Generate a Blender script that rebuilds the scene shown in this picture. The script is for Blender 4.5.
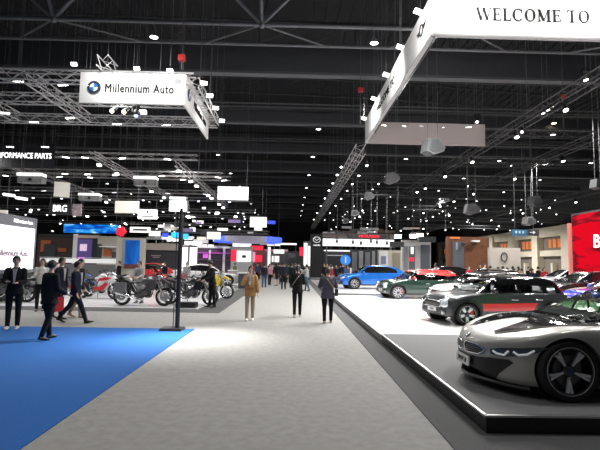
import bpy, bmesh, math, random
import numpy as np
from mathutils import Vector, Matrix, Euler
from mathutils.bvhtree import BVHTree
from mathutils.geometry import tessellate_polygon
PI = math.pi
rnd = random.Random(7)
SC = bpy.context.scene
COL = SC.collection
for _o in list(bpy.data.objects): bpy.data.objects.remove(_o)

# ------------------------------------------------------------------ camera
FPX, ROLL, EYE = 450.0, .018, Vector((0, 0, 1.7))
PITCH, YAW = .08459, .01841
_fw = Vector((math.sin(YAW)*math.cos(PITCH), math.cos(YAW)*math.cos(PITCH), math.sin(PITCH)))
_rt = Vector((math.cos(YAW), -math.sin(YAW), 0)); _up = _rt.cross(_fw)
RT = _rt*math.cos(ROLL) + _up*math.sin(ROLL); UP = _up*math.cos(ROLL) - _rt*math.sin(ROLL); FW = _fw
cd = bpy.data.cameras.new('camera'); cam = bpy.data.objects.new('camera', cd); COL.objects.link(cam)
cam.matrix_world = Matrix(((RT.x, UP.x, -FW.x, EYE.x), (RT.y, UP.y, -FW.y, EYE.y), (RT.z, UP.z, -FW.z, EYE.z), (0, 0, 0, 1)))
cd.sensor_fit = 'HORIZONTAL'; cd.sensor_width = 36; cd.lens = 36*FPX/600
cd.clip_start = .05; cd.clip_end = 500
SC.camera = cam
def ray(px, py): return RT*((px-300)/FPX) + UP*((225-py)/FPX) + FW
def G(px, py, z=0.0):
    d = ray(px, py); t = (z-EYE.z)/d.z; return EYE + d*t
def A(px, py, Y):
    d = ray(px, py); return EYE + d*(Y/d.y)

# ------------------------------------------------------------------ world, exposure, light
w = bpy.data.worlds.new('world'); SC.world = w; w.use_nodes = True
w.node_tree.nodes['Background'].inputs[0].default_value = (.75, .8, .9, 1)
w.node_tree.nodes['Background'].inputs[1].default_value = .06
SC.view_settings.view_transform = 'Standard'; SC.view_settings.look = 'None'
SC.view_settings.gamma = 1; SC.view_settings.use_curve_mapping = False
SC.view_settings.exposure = 0.0
SC.cycles.use_denoising = True
SC.cycles.max_bounces = 5; SC.cycles.diffuse_bounces = 2; SC.cycles.glossy_bounces = 3
SC.cycles.transmission_bounces = 4; SC.cycles.transparent_max_bounces = 10
SC.cycles.caustics_reflective = False; SC.cycles.caustics_refractive = False
SC.cycles.sample_clamp_indirect = 4
LIGHTS = []; LP = .30
def area(loc, power, size=1.0, col=(1, .98, .95), rot=(0, 0, 0), spread=PI*.9):
    l = bpy.data.lights.new('lamp_light', 'AREA'); l.energy = power*LP; l.size = size; l.color = col; l.spread = spread; l.shape = 'DISK'
    o = bpy.data.objects.new('lamp_light', l); o.location = loc; o.rotation_euler = rot; COL.objects.link(o); LIGHTS.append(o); return o
def aim(o, t):
    d = (Vector(t)-o.location).normalized(); o.rotation_euler = d.to_track_quat('-Z', 'Y').to_euler()
# banks of lamps hung under the trusses over the aisle, the carpet and the car stands
for y in (4, 12, 21, 32, 45, 62, 82):
    area((-1.2, y, 9.5), 640 if y > 30 else (310 if y > 5 else 300), 1.6)
for y in (3, 11, 20, 32):
    area((-8, y, 9.3), 320, 1.4)
for (x, y, p) in ((6.2, 6.5, 420), (4.8, 14, 1500), (7.2, 18, 1500), (4.9, 19.3, 1500), (8, 30, 1500), (12, 14, 1100), (14, 22, 1100), (8, 42, 1500), (18, 32, 1300), (16, 50, 1500), (30, 56, 4200), (31, 72, 4200), (31, 90, 4000)):
    area((x, y, 9.3), p*2.1, 1.3)
for (x, y, p) in ((-6, 17, 500), (-12, 19, 800), (-9, 28, 1200), (-18, 26, 1200), (-20, 40, 1800), (-10, 45, 1500), (-14, 62, 2000), (-25, 70, 2200)):
    area((x, y, 7.8), p, 1.3)

# floodlights that light the two big banners
for (l, t, p) in (((-3.1, 17.2, 8.9), (-4.1, 18.6, 8.4), 35), ((-3.1, 20.5, 8.9), (-4.1, 21, 8.4), 40), ((-7.4, 16.3, 9.6), (-7.2, 17.8, 8.3), 110), ((-5.2, 16.3, 9.6), (-5.2, 17.8, 8.3), 110),
                  ((3.3, 13.2, 9.6), (4.28, 14.5, 9.4), 110), ((3.3, 17.5, 9.6), (4.28, 18, 9.4), 120), ((3.3, 22.5, 9.6), (4.28, 22.8, 9.4), 130), ((5.6, 11.6, 10.6), (5.8, 13.4, 9.4), 200), ((8.8, 11.6, 10.6), (9, 13.4, 9.4), 200)):
    aim(area(l, p/LP*.45, .5, spread=2.6), t)

# ------------------------------------------------------------------ materials
MATS = {}
def mat(name, col, rough=.5, metal=0.0, emit=0.0, ecol=None, coat=0.0, alpha=None, spec=.5, noise=0.0, nscale=60, bump=0.0):
    if name in MATS: return MATS[name]
    m = bpy.data.materials.new(name); m.use_nodes = True; nt = m.node_tree; b = nt.nodes['Principled BSDF']
    c = (*col, 1)
    b.inputs['Base Color'].default_value = c; b.inputs['Roughness'].default_value = rough
    b.inputs['Metallic'].default_value = metal; b.inputs['Specular IOR Level'].default_value = spec
    b.inputs['Coat Weight'].default_value = coat; b.inputs['Coat Roughness'].default_value = .04
    if emit:
        b.inputs['Emission Color'].default_value = (*(ecol or col), 1); b.inputs['Emission Strength'].default_value = emit
        m.cycles.emission_sampling = 'NONE'
    if alpha is not None: b.inputs['Alpha'].default_value = alpha
    if noise or bump:
        tc = nt.nodes.new('ShaderNodeTexCoord'); n = nt.nodes.new('ShaderNodeTexNoise'); n.inputs['Scale'].default_value = nscale; n.inputs['Detail'].default_value = 6
        nt.links.new(tc.outputs['Object'], n.inputs['Vector'])
        if noise:
            r = nt.nodes.new('ShaderNodeMapRange'); r.inputs[1].default_value = .3; r.inputs[2].default_value = .7
            r.inputs[3].default_value = 1-noise; r.inputs[4].default_value = 1+noise
            mx = nt.nodes.new('ShaderNodeVectorMath'); mx.operation = 'SCALE'; mx.inputs[0].default_value = col
            nt.links.new(n.outputs['Fac'], r.inputs[0]); nt.links.new(r.outputs[0], mx.inputs['Scale']); nt.links.new(mx.outputs[0], b.inputs['Base Color'])
        if bump:
            bp = nt.nodes.new('ShaderNodeBump'); bp.inputs['Strength'].default_value = bump; bp.inputs['Distance'].default_value = .01
            nt.links.new(n.outputs['Fac'], bp.inputs['Height']); nt.links.new(bp.outputs[0], b.inputs['Normal'])
    MATS[name] = m; return m
def glass(name, tint=(.5, .55, .55), a=.35):
    if name in MATS: return MATS[name]
    m = bpy.data.materials.new(name); m.use_nodes = True; nt = m.node_tree; nt.nodes.clear()
    o = nt.nodes.new('ShaderNodeOutputMaterial'); mx = nt.nodes.new('ShaderNodeMixShader'); t = nt.nodes.new('ShaderNodeBsdfTransparent'); g = nt.nodes.new('ShaderNodeBsdfGlossy')
    t.inputs[0].default_value = (*tint, 1); g.inputs['Roughness'].default_value = .03; g.inputs[0].default_value = (.9, .9, .9, 1)
    f = nt.nodes.new('ShaderNodeLayerWeight'); f.inputs[0].default_value = .5; pw = nt.nodes.new('ShaderNodeMath'); pw.operation = 'POWER'; pw.inputs[1].default_value = 4
    ma = nt.nodes.new('ShaderNodeMath'); ma.operation = 'MULTIPLY_ADD'; ma.inputs[1].default_value = .7; ma.inputs[2].default_value = .05
    nt.links.new(f.outputs['Facing'], pw.inputs[0]); nt.links.new(pw.outputs[0], ma.inputs[0]); nt.links.new(ma.outputs[0], mx.inputs[0]); nt.links.new(t.outputs[0], mx.inputs[1]); nt.links.new(g.outputs[0], mx.inputs[2]); nt.links.new(mx.outputs[0], o.inputs[0])
    MATS[name] = m; return m
def glow(name, col, s=1.0, sample=False):
    m = mat(name, col, .6, emit=s)
    return m
def paint(name, col, metal=.0, rough=.35): return mat(name, col, rough, metal, coat=1.0)

BLACK = mat('black_plastic', (.012, .012, .013), .45)
GLOSSB = mat('gloss_black', (.006, .006, .007), .12, coat=1)
RUBBER = mat('rubber', (.014, .014, .015), .75)
CHROME = mat('chrome', (.75, .76, .78), .15, 1)
SILVER = mat('alloy_silver', (.82, .83, .85), .35, .25)
STEEL = mat('galvanised_steel', (.42, .43, .45), .4, .7)
TRUSSM = mat('truss_aluminium', (.62, .62, .62), .5, .2)
TRUSSD = mat('dark_truss', (.06, .06, .065), .5, .3)
WHITE = mat('white_paint', (.8, .8, .8), .5)
DGREY = mat('dark_grey', (.05, .052, .055), .5)
MGREY = mat('mid_grey', (.2, .2, .21), .5)
LENS = mat('lamp_lens', (1, 1, 1), .4, emit=9, ecol=(1, .98, .93))
LENSW = mat('warm_lamp_lens', (1, .9, .7), .4, emit=12, ecol=(1, .83, .55))
LENSD = mat('soft_lamp_lens', (1, 1, 1), .4, emit=2.2, ecol=(.95, .97, 1))
CABLE = mat('steel_cable', (.12, .12, .125), .7)

# ------------------------------------------------------------------ mesh builder
def basis(d):
    d = d.normalized(); a = Vector((0, 0, 1)) if abs(d.z) < .95 else Vector((1, 0, 0))
    u = d.cross(a).normalized(); return u, d.cross(u).normalized()
class MB:
    def __init__(s): s.v = []; s.f = []; s.m = []; s.k = 0
    def add(s, vs, fs):
        n = len(s.v); s.v += [tuple(q) for q in vs]; s.f += [tuple(i+n for i in q) for q in fs]; s.m += [s.k]*len(fs); return s
    def mark(s): return len(s.v)
    def xf(s, M, a=0):
        for i in range(a, len(s.v)): s.v[i] = tuple(M @ Vector(s.v[i]))
        return s
    def box(s, c, d, rot=None, tap=(1, 1)):
        x, y, z = d[0]/2, d[1]/2, d[2]/2; a, b = tap
        vs = [Vector(q) for q in ((-x, -y, -z), (x, -y, -z), (x, y, -z), (-x, y, -z), (-x*a, -y*b, z), (x*a, -y*b, z), (x*a, y*b, z), (-x*a, y*b, z))]
        if rot is not None:
            R = Euler(rot).to_matrix() if not isinstance(rot, (int, float)) else Matrix.Rotation(rot, 3, 'Z')
            vs = [R @ q for q in vs]
        c = Vector(c)
        return s.add([q+c for q in vs], [(3, 2, 1, 0), (4, 5, 6, 7), (0, 1, 5, 4), (1, 2, 6, 5), (2, 3, 7, 6), (3, 0, 4, 7)])
    def cyl(s, p0, p1, r0, r1=None, n=8, cap=True):
        p0 = Vector(p0); p1 = Vector(p1); r1 = r0 if r1 is None else r1; u, w = basis(p1-p0); vs = []
        for p, r in ((p0, r0), (p1, r1)):
            for i in range(n):
                t = 2*PI*i/n; vs.append(p+u*(r*math.cos(t))+w*(r*math.sin(t)))
        fs = [(i, (i+1) % n, n+(i+1) % n, n+i) for i in range(n)]
        if cap: fs += [tuple(range(n))[::-1], tuple(range(n, 2*n))]
        return s.add(vs, fs)
    def loft(s, rings, cap=True):
        n = len(rings[0]); vs = [q for r in rings for q in r]; fs = []
        for k in range(len(rings)-1):
            for i in range(n): j = (i+1) % n; fs.append((k*n+i, k*n+j, (k+1)*n+j, (k+1)*n+i))
        if cap: fs += [tuple(range(n))[::-1], tuple(range((len(rings)-1)*n, len(rings)*n))]
        return s.add(vs, fs)
    def tube(s, pts, r, n=8, cap=True):
        pts = [Vector(p) for p in pts]; rs = r if isinstance(r, (list, tuple)) else [r]*len(pts); rings = []
        u0 = None
        for i, p in enumerate(pts):
            d = (pts[min(i+1, len(pts)-1)]-pts[max(i-1, 0)]).normalized()
            if u0 is None: u, w = basis(d)
            else:
                u = (u0-d*u0.dot(d)).normalized(); w = d.cross(u)
            u0 = u; rr = rs[i]; ra, rb = rr if isinstance(rr, tuple) else (rr, rr)
            rings.append([p+u*(ra*math.cos(2*PI*k/n))+w*(rb*math.sin(2*PI*k/n)) for k in range(n)])
        return s.loft(rings, cap)
    def ell(s, c, r, nu=12, nv=8):
        c = Vector(c); r = (r, r, r) if isinstance(r, (int, float)) else r; rings = []
        for j in range(1, nv):
            t = PI*j/nv
            rings.append([c+Vector((r[0]*math.sin(t)*math.cos(2*PI*i/nu), r[1]*math.sin(t)*math.sin(2*PI*i/nu), -r[2]*math.cos(t))) for i in range(nu)])
        return s.loft(rings)
    def lathe(s, prof, n=24, M=None):
        a = s.mark(); vs = []; fs = []; k = len(prof)
        for i in range(n):
            t = 2*PI*i/n
            for (r, z) in prof: vs.append((r*math.cos(t), r*math.sin(t), z))
        for i in range(n):
            j = (i+1) % n
            for q in range(k-1): fs.append((i*k+q, j*k+q, j*k+q+1, i*k+q+1))
        s.add(vs, fs)
        if M is not None: s.xf(M, a)
        return s
    def prism(s, poly, a, b, axis='y', M=None):
        mk = s.mark(); n = len(poly)
        def P(q, h): return {'y': (q[0], h, q[1]), 'z': (q[0], q[1], h), 'x': (h, q[0], q[1])}[axis]
        tri = [t for t in tessellate_polygon([[Vector((q[0], q[1], 0)) for q in poly]])]
        vs = [P(q, a) for q in poly]+[P(q, b) for q in poly]
        fs = [tuple(t) for t in tri]+[tuple(i+n for i in t[::-1]) for t in tri]+[(i, (i+1) % n, n+(i+1) % n, n+i) for i in range(n)]
        s.add(vs, fs)
        if M is not None: s.xf(M, mk)
        return s
    def mesh(s, name, mats, smooth=False, angle=40):
        me = bpy.data.meshes.new(name); me.from_pydata(s.v, [], s.f)
        mats = mats if isinstance(mats, (list, tuple)) else [mats]
        for m in mats: me.materials.append(m)
        if len(mats) > 1: me.polygons.foreach_set('material_index', s.m)
        bm = bmesh.new(); bm.from_mesh(me); bmesh.ops.recalc_face_normals(bm, faces=bm.faces); bm.to_mesh(me); bm.free()
        if smooth:
            me.polygons.foreach_set('use_smooth', [True]*len(me.polygons)); me.set_sharp_from_angle(angle=math.radians(angle))
        me.update(); return me
    def build(s, name, mats, parent=None, smooth=False, angle=40):
        o = bpy.data.objects.new(name, s.mesh(name, mats, smooth, angle)); COL.objects.link(o)
        if parent: o.parent = parent
        return o
def tag(o, label, cat, group=None):
    o['label'] = label; o['category'] = cat
    if group: o['group'] = group
    return o
def thing(name, label, cat, loc=(0, 0, 0), rz=0.0, group=None, rot=None, scale=None):
    o = bpy.data.objects.new(name, None); COL.objects.link(o); o.location = loc
    o.rotation_euler = rot if rot is not None else (0, 0, rz)
    if scale: o.scale = (scale,)*3 if isinstance(scale, (int, float)) else scale
    return tag(o, label, cat, group)
def put(name, me, parent=None, loc=(0, 0, 0), rot=(0, 0, 0)):
    o = bpy.data.objects.new(name, me); COL.objects.link(o); o.location = loc; o.rotation_euler = rot
    if parent: o.parent = parent
    return o
def struct(o): o['kind'] = 'structure'; return o
KIDS = {}
def copy_tree(o, parent=None, remat=None):
    c = o.copy(); COL.objects.link(c); c.parent = parent
    if remat and c.type == 'MESH':
        for i, sl in enumerate(c.material_slots):
            if sl.material and sl.material.name in remat:
                mm = remat[sl.material.name]; c.material_slots[i].link = 'OBJECT'; c.material_slots[i].material = mm
    for ch in list(o.children): copy_tree(ch, c, remat)
    return c
def relabel(o, label, group=None):
    o['label'] = label
    if group: o['group'] = group
    elif 'group' in o: del o['group']
    return o
_tcache = {}
def text_mesh(body, size, depth=.01, bold=0.0, spacing=1.0):
    k = (body, size, depth, bold, spacing)
    if k in _tcache: return _tcache[k]
    cu = bpy.data.curves.new('t', 'FONT'); cu.body = body; cu.size = size; cu.extrude = depth/2; cu.offset = bold
    cu.align_x = 'CENTER'; cu.align_y = 'CENTER'; cu.space_character = spacing; cu.resolution_u = 4
    o = bpy.data.objects.new('t', cu); COL.objects.link(o)
    me = bpy.data.meshes.new_from_object(o.evaluated_get(bpy.context.evaluated_depsgraph_get()))
    bpy.data.objects.remove(o); _tcache[k] = me; me.materials.clear(); return me
def text(body, size, m, parent, loc, rot=(PI/2, 0, 0), depth=.01, bold=0.0, width=None, name='lettering', spacing=1.0):
    me = text_mesh(body, size, depth, 0.0, spacing).copy()
    if bold:
        bm = bmesh.new(); bm.from_mesh(me); g_ = bmesh.ops.duplicate(bm, geom=bm.verts[:]+bm.edges[:]+bm.faces[:]); g2 = bmesh.ops.duplicate(bm, geom=[q for q in g_['geom']])
        for q in g_['geom']:
            if isinstance(q, bmesh.types.BMVert): q.co.x += size*.035
        for q in g2['geom']:
            if isinstance(q, bmesh.types.BMVert): q.co.y += size*.02; q.co.x += size*.017
        bm.to_mesh(me); bm.free()
    me.materials.append(m)
    o = put(name, me, parent, loc, rot)
    if width:
        xs = [v.co.x for v in me.vertices]; o.scale = (width/(max(xs)-min(xs)), 1, 1)
    return o

# ------------------------------------------------------------------ the hall: floor, roof, walls
CARPET = mat('light_grey_carpet', (.33, .325, .315), .95, noise=.10, nscale=9, bump=.15)
DCARPET = mat('dark_grey_carpet', (.095, .095, .098), .95, noise=.12, nscale=60, bump=.1)
BLUEC = mat('blue_carpet', (.010, .12, .43), .95, noise=.08, nscale=40, bump=.1)
STGREY = mat('stage_grey_carpet', (.185, .185, .19), .85, noise=.08, nscale=80, bump=.08)
STWHITE = mat('white_gloss_stage', (.86, .86, .87), .22)
ROOFD = mat('dark_roof_deck', (.02, .021, .024), .8, noise=.15, nscale=2)
BEAMM = mat('painted_dark_steel', (.045, .048, .054), .6, noise=.08, nscale=3)
BEAML = mat('grey_flange_steel', (.095, .1, .107), .55)
WALLB = mat('beige_plaster', (.62, .56, .44), .8, noise=.05, nscale=1)
WALLD = mat('dark_wall', (.05, .05, .055), .8)
NICHE = mat('niche_grey_brown', (.2, .17, .14), .8)

def slabobj(name, x0, x1, y0, y1, z0, z1, m, **k):
    b = MB().box(((x0+x1)/2, (y0+y1)/2, (z0+z1)/2), (x1-x0, y1-y0, z1-z0)); return b.build(name, m, **k)
struct(slabobj('floor', -45, 40, -8, 130, -.2, 0, CARPET))
# roof deck with ribs running along the hall
b = MB().box((-2.5, 61, 18.95), (85, 138, .22))
struct(b.build('ceiling', ROOFD))
b = MB()
for i in range(100): b.box((-44.6+i*.85, 61, 18.79), (.12, 138, .1))
struct(b.build('trim_60', ROOFD))
b = MB()
for k in range(15): b.box((-2.5, -6+k*9.2, 18.7), (85, .25, .4))
struct(b.build('trim_1', BEAMM))
b = MB().box((-45.2, 61, 9.5), (.4, 138, 19.4)); struct(b.build('wall_left', WALLD))
b = MB().box((-2.5, 130.2, 9.5), (85.8, .4, 19.4)); struct(b.build('wall_back', WALLD))
# right wall: dark above, beige piers, recesses and cornice below
b = MB().box((40.6, 61, 9.5), (.4, 138, 19.4)); wr = struct(b.build('wall_right', WALLD))
b = MB().box((40.1, 71, 7.2), (1.0, 100, 1.5)).box((40.1, 71, 3.9), (.9, 100, .9))
for y in range(24, 122, 8): b.box((39.9, y, 4.0), (1.3, 1.7, 7.9))
for y in range(24, 122, 8): b.box((40.1, y+4, 1.2), (.9, .5, 2.4))
struct(b.build('trim_2', WALLB))
b = MB().box((40.35, 71, 3.2), (.1, 100, 6.4)); b.build('recess_lining', NICHE, wr)
b = MB()
for y in range(24, 120, 8):
    for q in (-1.2, 0, 1.2): b.box((40.25, y+4+q, 5.4), (.12, .75, 1.3))
b.build('recess_window', mat('amber_window', (.5, .16, .05), .4, emit=.35, ecol=(.8, .22, .06)), wr)

# ceiling beams across the hall
for k in range(11):
    Y = 24.6+9*k
    t = MB().box((-2.5, Y, 13.1 if k == 0 else 12.7), (84, .5, 1.6 if k == 0 else .8)).box((-2.5, Y, 13.84 if k == 0 else 13.4), (84, .5, .08))
    o = t.build('trim_%d' % (10+k), BEAMM); struct(o)
    MB().box((-2.5, Y, 12.28), (84, .52, .14)).build('flange', BEAML, o)
# arched roof trusses in the bays between the beams
for k in range(8):
    Y = 29+9*k; t = MB(); zf = lambda x: 14.2+2.2*(1-((x+12)/48)**2)
    xs = [-44+3.2*i for i in range(27)]
    for dz, r in ((0, .07), (1.5, .09)):
        t.tube([(x, Y, zf(x)+dz) for x in xs], r, 5)
    for i, x in enumerate(xs[:-1]):
        t.cyl((x, Y, zf(x)), (x, Y, zf(x)+1.5), .035, n=4, cap=False)
        x2 = xs[i+1]; t.cyl((x, Y, zf(x)), (x2, Y, zf(x2)+1.5), .035, n=4, cap=False)
    struct(t.build('trim_%d' % (30+k), BEAMM))
# big tubular space truss nearest the camera
t = MB(); Y = 19.8; ZN = 12.55; nodes = [-39.35+9.45*i for i in range(9)]
t.cyl((-44, Y, ZN), (39.5, Y, ZN), .09, n=10); t.cyl((-44, Y+2.6, ZN+.35), (39.5, Y+2.6, ZN+.35), .08, n=8)
for x in nodes:
    for dx in (-4.7, 4.7):
        t.cyl((x, Y, ZN), (x+dx, Y-1.6, 16.6), .085, n=8)
    t.cyl((x, Y, ZN), (x, Y-3.3, 16.6), .085, n=8); t.cyl((x, Y, ZN), (x+.25, Y+3.2, 16.6), .07, n=8)
    t.ell((x, Y, ZN), .17, 8, 6)
    for dx in (-3.1, 3.1): t.cyl((x, Y, ZN), (x+dx, Y+2.6, ZN+.35), .05, n=6)
t.cyl((-44, Y-1.6, 16.6), (39.5, Y-1.6, 16.6), .12, n=8)
struct(t.build('trim_3', mat('space_truss_steel', (.15, .155, .165), .5, .1), smooth=True))
# catwalk cable trays seen between the beams
for k in range(5):
    t = MB(); Y = 31+9*k
    t.box((-2.5, Y, 12.9), (84, .08, .07)).box((-2.5, Y+.7, 12.9), (84, .08, .07))
    struct(t.build('trim_%d' % (50+k), BEAML))

# floor coverings and stages
def cover(name, x0, x1, y0, y1, z, m, label, cat):
    return tag(slabobj(name, x0, x1, y0, y1, .0, z, m), label, cat)
cover('carpet', -20, -2.38, -6, 11.5, .012, BLUEC, 'bright blue carpet laid on the grey floor at left', 'carpet')
b = MB().prism([(1.55, -6), (16, -6), (16, 4.72), (2.02, 4.72), (2.02, 62), (1.55, 62)], 0, .010, 'z')
tag(b.build('carpet', DCARPET), 'dark grey carpet running along the foot of the car stage', 'carpet')
b = MB().prism([(-16, 15.2), (-2.35, 15.2), (-2.35, 34), (-3.25, 34), (-3.25, 16.0), (-16, 16.0)], 0, .010, 'z')
tag(b.build('carpet', DCARPET), 'dark grey carpet border around the motorcycle platform', 'carpet')
o = tag(slabobj('exhibition_stage', -16, -3.25, 16.0, 25.5, 0, .05, STWHITE), 'low glossy white platform the motorcycles stand on', 'stage')
# grey stage in front
o = tag(slabobj('exhibition_stage', 2.02, 15, 4.7, 9.98, 0, .18, mat('black_fascia', (.012, .012, .013), .4)), 'grey carpeted stage with black fascia under the silver sports car', 'stage')
slabobj('carpet_top', 2.05, 15, 4.73, 9.98, .18, .192, STGREY, parent=o)
b = MB().box((2.015, 7.34, .185), (.035, 5.3, .02)).box((8.5, 4.695, .185), (13, .035, .02)); b.build('edge_trim', mat('edge_aluminium', (.6, .6, .6), .35, .8), o)
o = tag(slabobj('exhibition_stage', 2.02, 24, 10.0, 22.3, 0, .16, mat('grey_fascia', (.2, .2, .2), .5)), 'wide glossy white stage under the grey and green hatchbacks', 'stage')
slabobj('white_top', 2.0, 24, 9.99, 22.3, .16, .172, STWHITE, parent=o)
o = tag(slabobj('exhibition_stage', 2.02, 22, 24.2, 34, 0, .14, mat('grey_fascia', (.2, .2, .2), .5)), 'white stage under the blue crossover car', 'stage')
slabobj('white_top', 2.0, 22, 24.19, 34, .14, .152, STWHITE, parent=o)
o = tag(slabobj('exhibition_stage', 2.1, 20, 47, 60, 0, .15, mat('grey_fascia', (.2, .2, .2), .5)), 'pale stage behind the tall black tower', 'stage')
o = tag(slabobj('exhibition_stage', -14, -3.6, 28.2, 37, 0, .12, STWHITE), 'white stage under the white saloon car at left', 'stage')
o = tag(slabobj('exhibition_stage', 12.5, 34, 24.2, 50, 0, .1, STWHITE), 'white stage in front of the beige hall wall', 'stage') if False else None

# ------------------------------------------------------------------ cars
def pchip(xs, ys, q):
    xs = np.array(xs, float); ys = np.array(ys, float)
    if xs[0] > xs[-1]: xs = xs[::-1]; ys = ys[::-1]
    h = np.diff(xs); d = np.diff(ys)/h; m = np.zeros(len(xs)); m[0] = d[0]; m[-1] = d[-1]
    for i in range(1, len(xs)-1):
        if d[i-1]*d[i] > 0:
            w1 = 2*h[i]+h[i-1]; w2 = h[i]+2*h[i-1]; m[i] = (w1+w2)/(w1/d[i-1]+w2/d[i])
    i = np.clip(np.searchsorted(xs, q)-1, 0, len(h)-1); t = (q-xs[i])/h[i]
    return ((1+2*t)*(1-t)**2*ys[i]+t*(1-t)**2*h[i]*m[i]+t*t*(3-2*t)*ys[i+1]+t*t*(t-1)*h[i]*m[i+1])
def crom(P, n):
    out = []
    for i in range(len(P)-1):
        p0 = P[max(i-1, 0)]; p1 = P[i]; p2 = P[i+1]; p3 = P[min(i+2, len(P)-1)]
        for k in range(n):
            t = k/n
            out.append(tuple(.5*((2*p1[j])+(-p0[j]+p2[j])*t+(2*p0[j]-5*p1[j]+4*p2[j]-p3[j])*t*t+(-p0[j]+3*p1[j]-3*p2[j]+p3[j])*t**3) for j in (0, 1)))
    out.append(P[-1]); return out
def hull(st, secf, nx=46, ns=3):
    """closed body from stations (x, ...): half section from secf, mirrored"""
    st = sorted(st); xs = [s[0] for s in st]; K = len(st[0])
    L = xs[-1]-xs[0]
    q = np.array([xs[0]+L*(.5-.5*math.cos(PI*(i/nx)))*.55+L*(i/nx)*.45 for i in range(nx+1)])
    cols = [pchip(xs, [s[j] for s in st], q) for j in range(1, K)]
    rings = []
    for i, x in enumerate(q):
        half = crom(secf(*[c[i] for c in cols]), ns)
        half[0] = (0, half[0][1]); half[-1] = (0, half[-1][1])
        ring = [(x, y, z) for y, z in half]+[(x, -y, z) for y, z in half[-2:0:-1]]
        rings.append(ring)
    return MB().loft(rings)
def bodysec(w, wt, zb, zs, zt):
    return [(0, zb), (w*.8, zb), (w*.955, zb+.07*(zs-zb)), (w*.99, zb+.3*(zs-zb)), (w, zb+.66*(zs-zb)), (w*.975, zs), (wt+(w-wt)*.35, zs+.62*(zt-zs)), (wt*.7, zt-.12*(zt-zs)), (wt*.3, zt-.02*(zt-zs)), (0, zt)]
def cabsec(wb, wr, z0, zt):
    h = zt-z0
    return [(0, z0), (wb, z0), (wb-.25*(wb-wr), z0+.35*h), (wr+.02, z0+.8*h), (wr*.9, z0+.95*h), (wr*.5, zt-.008), (0, zt)]
def bvh_of(me): return BVHTree.FromPolygons([v.co[:] for v in me.vertices], [p.vertices[:] for p in me.polygons])
def decal(bvh, poly, axis='y', side=1, off=.006, step=.06, thick=.0):
    """a thin panel following the body: outline in 2-D projected on to the shell"""
    bm = bmesh.new(); P = poly
    co = {'y': lambda q: (q[0], 0, q[1]), 'x': lambda q: (0, q[0], q[1]), 'z': lambda q: (q[0], q[1], 0)}[axis]
    vs = [bm.verts.new(co(q)) for q in P]
    for t in tessellate_polygon([[Vector((q[0], q[1], 0)) for q in P]]):
        try: bm.faces.new([vs[i] for i in t])
        except ValueError: pass
    for _ in range(7):
        es = [e for e in bm.edges if e.calc_length() > step]
        if not es: break
        bmesh.ops.subdivide_edges(bm, edges=es, cuts=1); bmesh.ops.triangulate(bm, faces=bm.faces)
    d = {'y': Vector((0, -side, 0)), 'x': Vector((-side, 0, 0)), 'z': Vector((0, 0, -1))}[axis]
    bad = []
    for v in bm.verts:
        h, n, _, _ = bvh.ray_cast(v.co-d*6, d)
        if h is None: bad.append(v); continue
        if n.dot(d) > 0: n = -n
        v.co = h+n*off
    bmesh.ops.delete(bm, geom=bad, context='VERTS')
    bm.verts.index_update(); r = MB().add([v.co[:] for v in bm.verts], [[v.index for v in f.verts] for f in bm.faces]); bm.free()
    return r
def merge(a, b): return a.add(b.v, b.f)
def both(bvh, poly, **k): return merge(decal(bvh, poly, 'y', 1, **k), decal(bvh, poly, 'y', -1, **k))
def pair(name, bv, poly, m, root, smooth=True, **k):
    for sd in (1, -1): decal(bv, poly, 'y', sd, **k).build(name, m, root, smooth)
def arc(cx, cz, r, a0, a1, n=20): return [(cx+r*math.cos(math.radians(a0+(a1-a0)*i/n)), cz+r*math.sin(math.radians(a0+(a1-a0)*i/n))) for i in range(n+1)]
def cut_wells(me, wells, w, r):
    o = bpy.data.objects.new('tmp', me); COL.objects.link(o); cs = []
    for x, z in wells:
        for s in (1, -1):
            c = MB().cyl((x, s*(w-.34), z), (x, s*(w+.4), z), r, n=40); co = c.build('cut', BLACK); cs.append(co)
            m = o.modifiers.new('b', 'BOOLEAN'); m.operation = 'DIFFERENCE'; m.object = co; m.solver = 'EXACT'
    out = bpy.data.meshes.new_from_object(o.evaluated_get(bpy.context.evaluated_depsgraph_get()))
    bpy.data.objects.remove(o)
    for c in cs: bpy.data.objects.remove(c)
    out.polygons.foreach_set('use_smooth', [True]*len(out.polygons)); out.set_sharp_from_angle(angle=math.radians(38)); return out
ROTY = Matrix.Rotation(-PI/2, 4, 'X')       # local z -> +y
_rims = {}
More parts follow.
